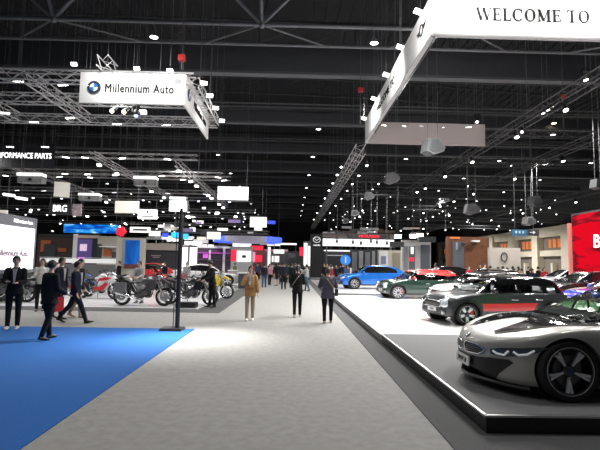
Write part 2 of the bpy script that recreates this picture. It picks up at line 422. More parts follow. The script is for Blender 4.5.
def wheel_meshes(R, W, rr, style):
    k = (R, W, rr, style)
    if k in _rims: return _rims[k]
    h = W/2
    tire = MB().lathe([(rr, -h*.8), (rr+.015, -h), (R-.03, -h), (R-.006, -h*.8), (R, -h*.4), (R, h*.4), (R-.006, h*.8), (R-.03, h), (rr+.015, h), (rr, h*.8)], 48, ROTY).mesh('wheel', RUBBER, True)
    rim = MB(); rim.k = 0; rim.lathe([(rr-.02, -h*.8), (rr+.004, -h*.82), (rr+.004, h*.9), (rr-.006, h*.97), (rr-.022, h*.93), (rr-.03, h*.6), (rr-.03, -h*.6), (rr-.02, -h*.8)], 48, ROTY)
    rim.k = 1; rim.lathe([(rr-.008, h*.93), (rr-.002, h*.99), (rr+.004, h*.93)], 48, ROTY)
    ns = {'turbine': 5, 'twin': 5, 'ten': 10, 'five': 5}[style]; yf = h*.78
    def blade(a, r0, r1, w0, w1, y0, y1, t=.03, sk=0.0):
        M = Matrix.Rotation(a, 4, 'Y')
        m = rim.mark(); q = [(r0, -w0/2), (r1, -w1/2+sk), (r1, w1/2+sk), (r0, w0/2)]
        vs = [(q_[0], y0 if i in (0, 3) else y1, q_[1]) for i, q_ in enumerate(q)]+[(q_[0], (y0 if i in (0, 3) else y1)-t, q_[1]) for i, q_ in enumerate(q)]
        rim.add(vs, [(0, 1, 2, 3), (7, 6, 5, 4), (0, 4, 5, 1), (1, 5, 6, 2), (2, 6, 7, 3), (3, 7, 4, 0)]); rim.xf(M, m)
    for i in range(ns):
        a = 2*PI*i/ns+.3
        if style == 'turbine':
            blade(a-.12, .05, rr-.008, .018, .034, yf-.012, yf+.006, sk=-.058); blade(a+.12, .05, rr-.008, .018, .034, yf-.012, yf+.006, sk=.058)
        elif style == 'twin':
            blade(a-.13, .05, rr-.02, .03, .035, yf-.02, yf); blade(a+.13, .05, rr-.02, .03, .035, yf-.02, yf)
        elif style == 'ten': blade(a, .05, rr-.02, .022, .03, yf-.02, yf)
        else: blade(a, .05, rr-.02, .06, .07, yf-.02, yf)
    rim.k = 0 if style in ('turbine', 'twin', 'ten') else 1
    rim.lathe([(0, yf-.06), (.07, yf-.06), (.07, yf-.012), (.055, yf), (0, yf)], 20, ROTY)
    m_rim = [GLOSSB, SILVER]
    rim = rim.mesh('rim', m_rim, True, 30)
    back = MB().lathe([(0, -.01), (rr*.62, -.01), (rr*.62, .012), (0, .012)], 28, ROTY).lathe([(rr*.62, -h*.6), (rr-.035, -h*.6), (rr-.035, -h*.55), (rr*.62, -h*.55)], 28, ROTY).mesh('brake_disc', mat('brake_iron', (.12, .12, .125), .4, .7), True, 30)
    cap = MB().lathe([(0, yf+.004), (.034, yf+.004), (.034, yf-.01)], 20, ROTY).mesh('hub_cap', mat('hub_blue', (.02, .05, .12), .3), True)
    _rims[k] = (tire, rim, back, cap); return _rims[k]
def add_wheels(root, xs, z, w, R, W, rr, style, caliper=None, liner=True):
    for x in xs:
        for s in (1, -1):
            t, r, b_, c = wheel_meshes(R, W, rr, style)
            o = put('wheel', t, root, (x, s*(w-W/2-.012), z), (0, 0, 0 if s > 0 else PI))
            put('rim', r, o); put('brake_disc', b_, o, (0, .02, 0)); put('hub_cap', c, o)
            if caliper:
                q = MB().box((-rr*.62, .04, .03), (.06, .06, .16)).build('brake_caliper', caliper, o)
            if liner:
                L = MB().lathe([(.02, -.30), (R+.048, -.30), (R+.05, -.13), (R+.035, -.13), (R+.033, -.27), (.02, -.27)], 36, ROTY)
                l = L.build('wheel_liner', BLACK, root, True, 30); l.location = (x, s*(w), z); l.rotation_euler = (0, 0, 0 if s > 0 else PI)
def roundel(parent, loc, r, rot, name='badge'):
    """round badge, black ring and blue and white quarters; faces local +z"""
    b = MB(); b.lathe([(0, 0), (r, 0), (r, r*.12), (r*.95, r*.14), (0, r*.14)], 28)
    o = b.build(name, mat('badge_black', (.03, .04, .06), .3), parent); o.location = loc; o.rotation_euler = rot
    q = MB(); n = 8
    for k in range(4):
        q.k = k % 2; pts = [(0, 0)]+[(r*.6*math.cos(PI/2*(k+i/n)), r*.6*math.sin(PI/2*(k+i/n))) for i in range(n+1)]
        q.prism(pts, r*.14, r*.17, 'z')
    q.k = 2; q.lathe([(r*.6, r*.15), (r*.64, r*.18), (r*.68, r*.15)], 28); q.lathe([(r*.92, r*.13), (r*.96, r*.17), (r, r*.13)], 28)
    q.build('badge_quarters', [mat('badge_blue', (.02, .2, .6), .3), mat('badge_white', (.9, .9, .9), .3), CHROME], o); return o
SEAT = mat('car_seat', (.03, .03, .035), .7)
def interior(root, xs, z0, w):
    for x in xs:
        for s in (.36, -.36):
            MB().box((x, s*w/.8, z0+.1), (.16, .42, .3), (0, -.2, 0), tap=(.8, .8)).box((x-.05, s*w/.8, z0+.34), (.09, .24, .16)).build('seat', SEAT, root)

def make_hatch(label, cat, body, roof, style='twin', stripe=None, group=None, name='hatchback_car', plate='MINI'):
    """small round-eyed hatchback"""
    root = thing(name, label, cat, group=group)
    st = [(-1.93, .60, .50, .42, .60, .78), (-1.88, .76, .66, .30, .74, .92), (-1.72, .83, .75, .23, .82, .955), (-1.2, .865, .79, .20, .85, .965), (0, .86, .79, .19, .83, .945), (.7, .862, .78, .19, .82, .94),
          (1.0, .865, .76, .20, .80, .925), (1.3, .865, .71, .20, .775, .895), (1.5, .845, .66, .20, .745, .865), (1.64, .80, .60, .21, .70, .81), (1.74, .72, .52, .24, .62, .73), (1.79, .56, .42, .32, .53, .62)]
    if ('hb', 0) not in KIDS:
        raw = hull(st, bodysec, 60, 3).mesh('body_shell', WHITE, True); KIDS['hb', 0] = (bvh_of(raw), cut_wells(raw, [(1.25, .315), (-1.25, .315)], .865, .365))
    bv, me = KIDS['hb', 0]; me = me.copy(); me.materials.clear(); me.materials.append(body); put('body_shell', me, root)
    cst = [(-1.82, .70, .60, .88, .93), (-1.74, .72, .60, .88, 1.08), (-1.6, .74, .60, .88, 1.27), (-1.35, .75, .60, .88, 1.37), (-.9, .76, .605, .88, 1.405), (-.3, .765, .61, .88, 1.41), (.1, .765, .605, .88, 1.395), (.32, .76, .60, .88, 1.35), (.6, .75, .60, .87, 1.13), (.86, .73, .62, .87, .925)]
    cab = hull(cst, cabsec, 40, 3).mesh('window_glass', glass('car_glass', (.62, .65, .65)), True); cb = bvh_of(cab); put('window_glass', cab, root)
    decal(cb, [(-1.62, -.66), (-1.62, .66), (-1.2, .70), (.25, .68), (.40, .5), (.43, 0), (.40, -.5), (.25, -.68), (-1.2, -.70)], 'z', off=.008, step=.12).build('roof', roof, root, True)
    pl = GLOSSB
    for po in ([(.98, .86), (.40, 1.37), (.26, 1.42), (.26, 1.34), (.80, .86)], [(-.28, .86), (-.30, 1.42), (-.40, 1.42), (-.40, .86)], [(-1.02, .86), (-1.14, 1.42), (-1.25, 1.42), (-1.20, .86)], [(-1.45, .86), (-1.55, 1.42), (-1.8, 1.42), (-1.9, .86)]):
        pair('window_pillar', cb, po, pl, root, off=.007)
    pair('waist_trim', bv, [(.86, .885), (-1.75, .905), (-1.75, .925), (.86, .905)], CHROME, root, off=.009, step=.1)
    # arches, sills, bumpers, grille, lamps
    for x in (1.25, -1.25): pair('arch_trim', bv, arc(x, .315, .425, -12, 192)+arc(x, .315, .362, 192, -12), BLACK, root, off=.012, step=.07)
    pair('side_sill', bv, [(.83, .18), (.83, .285), (-.83, .285), (-.83, .18)], BLACK, root, off=.01, step=.1)
    g = decal(bv, [(-.40, .50), (-.46, .58), (-.40, .66), (.40, .66), (.46, .58), (.40, .50)], 'x', off=.01); g.build('upper_grille', GLOSSB, root, True)
    g = decal(bv, [(-.52, .24), (-.60, .40), (-.44, .46), (.44, .46), (.60, .40), (.52, .24)], 'x', off=.012); g.build('lower_grille', BLACK, root, True)
    fr = MB()
    pts = [(-.41, .49), (-.48, .58), (-.41, .67), (.41, .67), (.48, .58), (.41, .49), (-.41, .49)]
    for a_, b_ in zip(pts[:-1], pts[1:]):
        P3 = [bv.ray_cast(Vector((4, a_[0]+(b_[0]-a_[0])*i/5, a_[1]+(b_[1]-a_[1])*i/5)), Vector((-1, 0, 0)))[0] for i in range(6)]
        P3 = [p for p in P3 if p is not None]
        if len(P3) > 1: fr.tube([p+Vector((.012, 0, 0)) for p in P3], .014, 6)
    fr.build('grille_surround', CHROME, root, True)
    for s in (1, -1):
        h, n, _, _ = bv.ray_cast(Vector((4, s*.60, .645)), Vector((-1, 0, 0)))
        if h is None: continue
        n = Vector((.72, s*.52, .42)).normalized(); M = Matrix.Translation(h-n*.03) @ n.to_track_quat('Z', 'Y').to_matrix().to_4x4()
        o = MB().lathe([(.155, -.02), (.155, .035), (.135, .05), (.13, .03), (0, .03)], 28, M).build('headlamp', CHROME, root, True)
        MB().lathe([(.13, .032), (.11, .055), (.06, .07), (0, .075)], 24, M).build('lamp_glass', mat('headlamp_glass', (.75, .8, .85), .08, .3, coat=1), o, True)
        h2, n2, _, _ = bv.ray_cast(Vector((4, s*.56, .34)), Vector((-1, 0, 0)))
        if h2 is not None: MB().lathe([(.06, -.02), (.06, .03), (0, .035)], 18, Matrix.Translation(h2) @ Matrix.Rotation(PI/2, 4, 'Y')).build('fog_lamp', mat('fog_lamp', (.5, .5, .52), .2, .6), root, True)
        mr = MB().ell((.52, s*.93, 1.0), (.07, .10, .075), 12, 8).cyl((.55, s*.80, .95), (.54, s*.9, .98), .02); mr.build('wing_mirror', roof if roof is not body else body, root, True)
    pt = MB().box((1.805, 0, .40), (.02, .46, .11)).build('number_plate', WHITE, root)
    if plate: text(plate, .10, DGREY, pt, (1.818, 0, .40), (PI/2, 0, PI/2), .004)
    if stripe:
        pair('side_stripe', bv, [(.80, .41), (.84, .62), (-.82, .64), (-.68, .41)], stripe, root, off=.009, step=.08)
    for x in (.72, -.32): pair('door_gap', bv, [(x, .30), (x+.012, .30), (x+.012, .87), (x, .87)], BLACK, root, off=.004, step=.1)
    pair('door_gap', bv, [(-1.05, .42), (-1.038, .42), (-.93, .87), (-.942, .87)], BLACK, root, off=.004, step=.1)
    for s in (1, -1):
        for x in (-.12, -.86): MB().tube([(x+.09, s*.872, .735), (x+.08, s*.895, .74), (x-.08, s*.895, .74), (x-.09, s*.872, .735)], .014, 6).build('door_handle', CHROME, root, True)
    for s in (1, -1): MB().box((-1.86, s*.6, .72), (.1, .2, .2)).build('tail_lamp', mat('tail_lamp', (.4, .01, .01), .2, coat=1), root)
    interior(root, (-.05, -.85), .9, .76)
    add_wheels(root, (1.25, -1.25), .315, .865, .315, .21, .235, style, mat('red_caliper', (.6, .02, .02), .4))
    return root

def make_suv(label, cat, body, style='ten', name='crossover_car', kind='suv', group=None, zscale=1.0, badge=True):
    root = thing(name, label, cat, group=group)
    key = kind
    if kind == 'suv':
        L = 2.19; st = [(-2.19, .62, .5, .45, .70, .9), (-2.12, .8, .66, .32, .88, 1.04), (-1.9, .88, .76, .26, .95, 1.08), (-1.35, .91, .82, .24, .97, 1.05), (0, .905, .82, .23, .93, 1.0), (.8, .905, .8, .23, .90, 1.0),
              (1.35, .91, .76, .24, .88, .985), (1.8, .885, .7, .24, .80, .93), (2.0, .82, .62, .25, .72, .86), (2.12, .72, .54, .28, .60, .76), (2.18, .55, .42, .36, .52, .66)]
        cst = [(-2.0, .70, .56, .98, 1.07), (-1.85, .74, .57, .98, 1.22), (-1.4, .77, .58, .98, 1.42), (-.8, .79, .60, .98, 1.51), (-.1, .80, .61, .96, 1.53), (.35, .80, .60, .95, 1.47), (.75, .79, .60, .95, 1.25), (1.15, .77, .64, .95, 1.0)]
        R, wb, w = .345, 1.335, .91; win = [(.95, 1.03), (.42, 1.40), (-.1, 1.465), (-.9, 1.44), (-1.45, 1.27), (-1.5, 1.06)]
    else:
        L = 2.3; st = [(-2.3, .6, .5, .42, .70, .86), (-2.2, .8, .66, .30, .84, .98), (-1.9, .87, .76, .24, .88, 1.0), (-1.4, .9, .8, .2, .88, .97), (0, .895, .8, .2, .84, .92), (.8, .895, .78, .2, .82, .90),
              (1.4, .9, .74, .2, .76, .86), (1.9, .87, .68, .2, .68, .78), (2.12, .8, .6, .22, .60, .70), (2.25, .68, .5, .26, .5, .60), (2.3, .5, .4, .34, .46, .54)]
        cst = [(-2.05, .66, .52, .88, .97), (-1.6, .72, .55, .88, 1.17), (-1.1, .76, .57, .86, 1.35), (-.4, .78, .59, .86, 1.42), (.1, .78, .58, .86, 1.38), (.6, .77, .58, .86, 1.15), (1.1, .74, .6, .85, .90)]
        R, wb, w = .33, 1.4, .9; win = [(.85, .93), (.25, 1.28), (-.4, 1.345), (-1.05, 1.28), (-1.55, 1.1), (-1.6, .97)]
    if key not in KIDS:
        raw = hull(st, bodysec, 60, 3).mesh('body_shell', WHITE, True); KIDS[key] = (bvh_of(raw), cut_wells(raw, [(wb, R), (-wb, R)], w, R+.05))
    bv, me = KIDS[key]; me = me.copy(); me.materials.clear(); me.materials.append(body); put('body_shell', me, root)
    cab = hull(cst, cabsec, 40, 3); cm = cab.mesh('cabin', body, True); cb = bvh_of(cm); put('cabin', cm, root)
    dark = GLOSSB
    pair('side_window', cb, win, dark, root, off=.008, step=.1)
    x1 = cst[-1][0]-.06; zr = max(c[4] for c in cst)
    decal(cb, [(x1, -.60), (x1+.03, 0), (x1, .60), (.42, .50), (.40, 0), (.42, -.50)], 'z', off=.008, step=.1).build('windscreen', dark, root, True)
    decal(cb, [(-1.45, -.46), (-1.45, .46), (cst[0][0]+.1, .52), (cst[0][0]+.1, -.52)], 'z', off=.008, step=.1).build('rear_window', dark, root, True)
    zf = st[-3][4]
    for s in (1, -1):
        decal(bv, [(s*.05, zf-.20), (s*.05, zf-.02), (s*.28, zf), (s*.33, zf-.05), (s*.28, zf-.20)], 'x', off=.012).build('grille', GLOSSB, root, True)
        decal(bv, [(s*.40, zf-.08), (s*.42, zf+.0), (s*.80, zf+.05), (s*.84, zf-.0), (s*.66, zf-.10)], 'x', off=.01).build('headlamp', mat('headlamp_glass', (.75, .8, .85), .08, .3, coat=1), root, True)
        merge(decal(bv, [(s*.45, .32), (s*.5, .47), (s*.78, .5), (s*.74, .3)], 'x', off=.01), MB()).build('air_intake', BLACK, root, True)
        MB().ell((.78, s*(w+.06), 1.05*(1 if kind == 'suv' else .9)), (.08, .12, .08), 12, 8).build('wing_mirror', body, root, True)
        decal(bv, [(s*.4, .78), (s*.4, .9), (s*.8, .9), (s*.84, .78)], 'x', -1, off=.01).build('tail_lamp', mat('tail_lamp', (.4, .01, .01), .2, coat=1), root, True)
    decal(bv, [(-.40, .27), (-.44, .40), (.44, .40), (.40, .27)], 'x', off=.012).build('lower_grille', BLACK, root, True)
    for x in (wb, -wb): pair('arch_trim', bv, arc(x, R, R+.09, -8, 188)+arc(x, R, R+.045, 188, -8), BLACK, root, off=.01, step=.08)
    pair('side_sill', bv, [(wb-.42, .2), (wb-.42, .31), (-wb+.42, .31), (-wb+.42, .2)], BLACK, root, off=.01, step=.1)
    for x in (.82, -.2): pair('door_gap', bv, [(x, .34), (x+.012, .34), (x+.012, .92), (x, .92)], BLACK, root, off=.004, step=.1)
    if badge: roundel(root, (st[-1][0]+.0, 0, zf+.0), .04, (0, PI/2-.3, 0))
    add_wheels(root, (wb, -wb), R, w, R, .22, R*.74, style)
    return root

def make_sports(label):
    """low plug-in sports coupe with winged doors"""
    root = thing('sports_car', label, 'car')
    P = mat('champagne_silver_paint', (.42, .415, .39), .42, .38, coat=.5)
    st = [(-2.33, .72, .6, .42, .70, .86), (-2.22, .86, .7, .30, .84, .96), (-1.9, .94, .78, .20, .88, .99), (-1.38, .972, .84, .15, .86, .97), (-.8, .955, .82, .14, .80, .93), (-.2, .935, .8, .13, .745, .885), (.45, .935, .79, .13, .73, .875),
          (.95, .955, .79, .13, .75, .865), (1.25, .968, .80, .13, .768, .845), (1.5, .965, .78, .13, .745, .815), (1.68, .93, .74, .13, .70, .775), (1.84, .85, .67, .13, .65, .735), (1.98, .72, .57, .135, .60, .695), (2.08, .585, .46, .15, .56, .66), (2.16, .44, .35, .18, .52, .62), (2.22, .28, .22, .22, .48, .58), (2.255, .14, .11, .28, .45, .55)]
    raw = hull(st, bodysec, 90, 4).mesh('body_shell', P, True); bv = bvh_of(raw); me = cut_wells(raw, [(1.42, .345), (-1.38, .345)], .97, .375)
    me.materials.clear(); me.materials.append(P); put('body_shell', me, root)
    cst = [(-1.95, .55, .36, .90, .99), (-1.5, .66, .42, .88, 1.10), (-1.0, .74, .47, .84, 1.21), (-.5, .78, .50, .82, 1.275), (-.1, .79, .51, .80, 1.27), (.15, .79, .51, .80, 1.235), (.5, .785, .52, .80, 1.09), (.85, .77, .54, .80, .94), (1.12, .74, .56, .80, .862)]
    cab = hull(cst, cabsec, 44, 3).mesh('window_glass', glass('car_glass_clear', (.55, .58, .56)), True); cb = bvh_of(cab); put('window_glass', cab, root)
    decal(cb, [(-1.9, -.5), (-1.9, .5), (-.5, .55), (.12, .53), (.2, 0), (.12, -.53), (-.5, -.55)], 'z', off=.01, step=.12).build('roof', GLOSSB, root, True)
    pair('window_pillar', cb, [(1.16, .80), (1.12, .90), (.10, 1.32), (-.2, 1.34), (-.2, 1.26), (.10, 1.235), (.86, .91), (.92, .80)], GLOSSB, root, off=.012, step=.07)
    pair('window_pillar', cb, [(-.75, .8), (-.95, 1.3), (-1.3, 1.3), (-1.2, .8)], GLOSSB, root, off=.01)
    # black bonnet panel that sweeps back to the windscreen
    hood = [(2.0, -.30), (2.0, -.36), (1.82, -.52), (1.55, -.63), (1.25, -.69), (.9, -.75), (.9, .75), (1.25, .69), (1.55, .63), (1.82, .52), (2.0, .36), (2.0, .30), (1.8, .27), (1.6, .22), (1.45, .13), (1.40, 0), (1.45, -.13), (1.6, -.22), (1.8, -.27)]
    decal(bv, hood, 'z', off=.010, step=.06).build('bonnet_panel', GLOSSB, root, True)
    for s in (1, -1): MB().tube([bv.ray_cast(Vector((x, s*y, 3)), Vector((0, 0, -1)))[0]+Vector((0, 0, .008)) for x, y in ((2.02, .38), (1.83, .54), (1.55, .65), (1.25, .71), (.98, .765))], .008, 6).build('bonnet_edge', P, root, True)
    for s in (1, -1):
        out = [(s*.03, .425), (s*.035, .505), (s*.10, .535), (s*.34, .525), (s*.43, .49), (s*.42, .455), (s*.34, .415), (s*.12, .405)]
        kg = decal(bv, out, 'x', off=.008, step=.05).build('kidney_grille', BLACK, root, True)
        pts = out+[out[0]]; P3 = []
        for a_, b_ in zip(pts[:-1], pts[1:]):
            for i in range(4):
                h = bv.ray_cast(Vector((4, a_[0]+(b_[0]-a_[0])*i/4, a_[1]+(b_[1]-a_[1])*i/4)), Vector((-1, 0, 0)))[0]
                if h is not None: P3.append(h+Vector((.014, 0, 0)))
        P3.append(P3[0]); MB().tube(P3, .010, 6).build('grille_surround', CHROME, kg, True)
    bl = MB()
    for zz in (.43, .455, .48, .505):
        for s in (1, -1): bl.tube([(lambda h: h+Vector((.012, 0, 0)))(bv.ray_cast(Vector((4, s*y, zz)), Vector((-1, 0, 0)))[0]) for y in (.08, .2, .3, .40)], .005, 4)
    bl.build('grille_bar', mat('grille_grey', (.1, .1, .11), .3, .5), root, True)
    for s in (1, -1):
        hl = decal(bv, [(s*.50, .445), (s*.50, .505), (s*.62, .54), (s*.80, .57), (s*.90, .60), (s*.935, .60), (s*.90, .54), (s*.78, .475), (s*.64, .44)], 'x', off=.010, step=.04)
        o = hl.build('headlamp', mat('headlamp_dark_glass', (.06, .065, .07), .08, .2, coat=1), root, True)
        L = MB()
        for path in ([(.54, .49), (.58, .47), (.66, .465), (.70, .52)], [(.74, .52), (.78, .49), (.84, .51), (.88, .56)]):
            P3 = [bv.ray_cast(Vector((4, s*y, z)), Vector((-1, 0, 0))) for y, z in path]
            P3 = [q[0]+q[1]*.02 for q in P3 if q[0] is not None]
            if len(P3) > 1: L.tube(P3, .013, 6)
        L.build('light_guide', mat('light_guide', (.85, .87, .9), .3, emit=.2), o, True)
        side = decal(bv, [(s*.955, .45), (s*.93, .40), (s*.80, .36), (s*.70, .30), (s*.60, .20), (s*.56, .13), (s*.78, .13), (s*.86, .2), (s*.92, .30)], 'x', off=.008, step=.05)
        wing = decal(bv, [(s*.44, .36), (s*.50, .41), (s*.60, .40), (s*.62, .34), (s*.52, .25), (s*.40, .17), (s*.36, .14), (s*.33, .22)], 'x', off=.014, step=.05)
        wing.build('bumper_fin', BLACK, root, True)
    decal(bv, [(-.52, .13), (-.60, .24), (-.74, .39), (-.70, .42), (-.50, .40), (-.3, .375), (.3, .375), (.50, .40), (.70, .42), (.74, .39), (.60, .24), (.52, .13)], 'x', off=.006, step=.05).build('lower_grille', BLACK, root, True)
    MB().prism([(2.26, -.12), (2.26, .12), (2.1, .5), (1.95, .72), (1.82, .82), (1.78, .5), (1.78, -.5), (1.82, -.82), (1.95, -.72), (2.1, -.5)], .10, .135, 'z').build('front_splitter', GLOSSB, root)
    pt = MB().box((2.28, 0, .29), (.02, .42, .12), (0, -.1, 0)).build('number_plate', WHITE, root)
    text('BMW i8', .085, DGREY, pt, (2.293, 0, .29), (PI/2-.1, 0, PI/2), .004)
    roundel(root, (2.205, 0, .60), .042, (0, .75, 0))
    pair('side_sill', bv, [(1.0, .13), (1.0, .19), (-.95, .2), (-.95, .13)], GLOSSB, root, off=.012, step=.1)
    pair('door_gap', bv, [(.92, .25), (.932, .25), (1.0, .55), (.93, .82), (.918, .82), (.985, .55)], BLACK, root, off=.004, step=.08)
    pair('side_panel', bv, [(.85, .26), (.1, .30), (-.8, .55), (-.86, .60), (-.86, .45), (-.5, .25), (.3, .22)], GLOSSB, root, off=.008, step=.1)
    for s in (1, -1):
        MB().ell((.40, s*1.0, .90), (.09, .10, .055), 12, 8).cyl((.44, s*.80, .84), (.42, s*.95, .88), .018).build('wing_mirror', P, root, True)
        decal(bv, [(s*.45, .78), (s*.5, .88), (s*.85, .86), (s*.82, .76)], 'x', -1, off=.01).build('tail_lamp', mat('tail_lamp', (.4, .01, .01), .2, coat=1), root, True)
    interior(root, (.0,), .78, .76)
    MB().box((.75, 0, .86), (.42, 1.25, .1), (0, .12, 0)).build('dashboard', SEAT, root)
    w2 = MB().lathe([(.155, 0), (.17, .015), (.185, 0), (.17, -.015), (.155, 0)], 24, Matrix.Translation((.45, -.36, .93)) @ Matrix.Rotation(PI/2-.35, 4, 'Y')).build('steering_wheel', SEAT, root, True)
    add_wheels(root, (1.42, -1.38), .345, .968, .345, .225, .268, 'turbine')
    return root

def place(o, X, Y, z, rz, s=1.0):
    o.location = (X, Y, z); o.rotation_euler = (0, 0, rz); o.scale = (s, s, s) if isinstance(s, (int, float)) else s; return o
GREYP = mat('thunder_grey_paint', (.035, .037, .042), .3, coat=.5)
REDP = paint('chili_red_paint', (.62, .015, .015), 0, .3)
GREENP = paint('british_green_paint', (.008, .03, .022), .2, .3)
WHITEP = paint('pearl_white_paint', (.72, .72, .72), 0, .3)
BLUEP = paint('bright_blue_paint', (.01, .16, .62), .35, .28)
BLACKP = paint('black_car_paint', (.008, .008, .01), .1, .25)
SILVP = paint('silver_car_paint', (.62, .62, .64), .2, .35)
TANP = paint('bronze_car_paint', (.42, .31, .24), .1, .35)
LIMEP = paint('vivid_green_paint', (.02, .5, .04), 0, .3)
REDS = paint('red_stripe', (.65, .02, .02), 0, .35)

place(make_sports('low silver plug-in sports coupe with black bonnet panel on the grey stage'), 4.59, 6.07, .192, PI)
hb = make_hatch('dark grey hatchback with a red side stripe on the white stage', 'car', GREYP, GLOSSB, 'twin', REDS)
_w = Vector((4.57, 11.7, 0)); _a = PI+.19
def by_wheel(o, wx, wy, a, lx, ly, z, s):
    R = Matrix.Rotation(a, 3, 'Z'); q = R @ Vector((lx*s[0], ly*s[1], 0)); return place(o, wx-q.x, wy-q.y, z, a, s)
by_wheel(hb, 4.57, 11.75, PI+.19, 1.25, .76, .172, (1.0, 1.0, .90))
hg = make_hatch('dark green hatchback with a red roof, between the blue crossover and the grey hatchback', 'car', GREENP, REDP, 'ten', None)
by_wheel(hg, 4.84, 20.4, PI+.12, 1.25, .76, .172, (1.0, 1.0, .95))
hw = make_hatch('white bonneted hatchback standing directly behind the dark grey hatchback', 'car', WHITEP, BLACKP, 'twin', None)
place(hw, 7.2, 17.0, .172, PI+.1, (1, 1, .95))
hl = make_hatch('vivid green hatchback just behind the silver sports coupe at the right edge', 'car', LIMEP, LIMEP, 'twin', None)
place(hl, 7.0, 8.5, .192, PI, (1, .85, 1.0))
bc = make_suv('bright blue crossover car with nose turned to the aisle', 'car', BLUEP, 'ten')
by_wheel(bc, 3.98, 28.2, PI+.14, 1.335, .8, .152, (1, 1, .98))
WRAP = mat('blue_wrap', (.02, .04, .5), .3, coat=1)
nt = WRAP.node_tree; v_ = nt.nodes.new('ShaderNodeTexVoronoi'); v_.inputs['Scale'].default_value = 5; tc_ = nt.nodes.new('ShaderNodeTexCoord'); cr = nt.nodes.new('ShaderNodeValToRGB')
cr.color_ramp.interpolation = 'CONSTANT'; cr.color_ramp.elements[0].color = (.8, .75, .8, 1); cr.color_ramp.elements[1].color = (.02, .04, .55, 1); cr.color_ramp.elements[1].position = .20
e_ = cr.color_ramp.elements.new(.12); e_.color = (.5, .05, .1, 1)
nt.links.new(tc_.outputs['Object'], v_.inputs['Vector']); nt.links.new(v_.outputs['Distance'], cr.inputs[0]); nt.links.new(cr.outputs[0], nt.nodes['Principled BSDF'].inputs['Base Color'])
hx = make_hatch('small car wrapped in blue with coloured blotches, right of the grey hatchback', 'car', WRAP, WRAP, 'twin', None)
place(hx, 10.25, 13.6, .172, PI, (1, 1, .98))
for (X, Y, lab, body, kind, a, sc) in (
    (11.6, 26.6, 'black hatchback far behind the grey hatchback', BLACKP, 'h', PI+.1, 1),
    (10.6, 31.2, 'dark crossover behind the red roofed green hatchback', BLACKP, 'suv', PI, 1),
    (13.2, 17.4, 'bronze crossover behind the blue wrapped car', TANP, 'sal', PI, (1, 1, .93)),
    (17.2, 27.6, 'long silver roofed crossover in front of the red screen', SILVP, 'suv', PI, (1.1, 1, .98)),
    (13.6, 20.6, 'black saloon behind the grey hatchback roof', BLACKP, 'sal', PI+.1, 1)):
    o = make_hatch(lab, 'car', body, body, 'twin', None) if kind == 'h' else make_suv(lab, 'car', body, 'ten', kind=kind, name='crossover_car' if kind == 'suv' else 'saloon_car', badge=False)
    place(o, X, Y, .152 if Y > 24.1 else .172, a, sc)
wsal = make_suv('white saloon car on the left stage behind the motorcycles', 'car', WHITEP, 'five', kind='sal', name='saloon_car', badge=False)
q = A(207, 280, 30.5); place(wsal, q.x, 30.5, .12, .1)
for (px, Y, lab, body, a, st_) in ((160, 33.5, 'red saloon car behind the motorcycles at left', REDP, .05, 'sal'), (128, 36.0, 'second red car left of the red saloon in the distance', REDP, PI, 'suv')):
    o = make_suv(lab, 'car', body, 'five', kind=st_, name='saloon_car' if st_ == 'sal' else 'crossover_car', badge=False); q = A(px, 280, Y); place(o, q.x, Y, .12, a)

# ------------------------------------------------------------------ trusses, lamps, banners over the hall
def truss_mesh(p0, p1, w=.32, r=.026, seg=.5, n=4):
    p0 = Vector(p0); p1 = Vector(p1); L = (p1-p0).length; d = (p1-p0)/L
    u = d.cross(Vector((0, 0, 1))).normalized(); v = Vector((0, 0, 1)); b = MB(); k = max(2, int(L/seg)); h = w/2
    cs = [u*a*h+v*c*h for a, c in ((-1, -1), (1, -1), (1, 1), (-1, 1))]
    for c in cs: b.cyl(p0+c, p1+c, r, n=n)
    for i in range(k):
        a_ = p0+d*(L*i/k); b_ = p0+d*(L*(i+1)/k)
        for j in range(4):
            c0, c1 = cs[j], cs[(j+1) % 4]
            if i % 2: c0, c1 = c1, c0
            b.cyl(a_+c0, b_+c1, r*.55, n=3, cap=False)
    return b
def truss(p0, p1, label, group=None, w=.42, m=None, cables=4, r=.034, seg=.5, ctop=18.83):
    t = tag(truss_mesh(p0, p1, w, r, seg).build('lighting_truss', m or TRUSSM), label, 'truss', group)
    p0 = Vector(p0); p1 = Vector(p1)
    for i in range(cables):
        q = p0.lerp(p1, (i+.5)/cables); MB().cyl(q, (q.x, q.y, max(ctop, q.z+1)), .016, n=4).build('suspension_cable', CABLE, t)
    return t
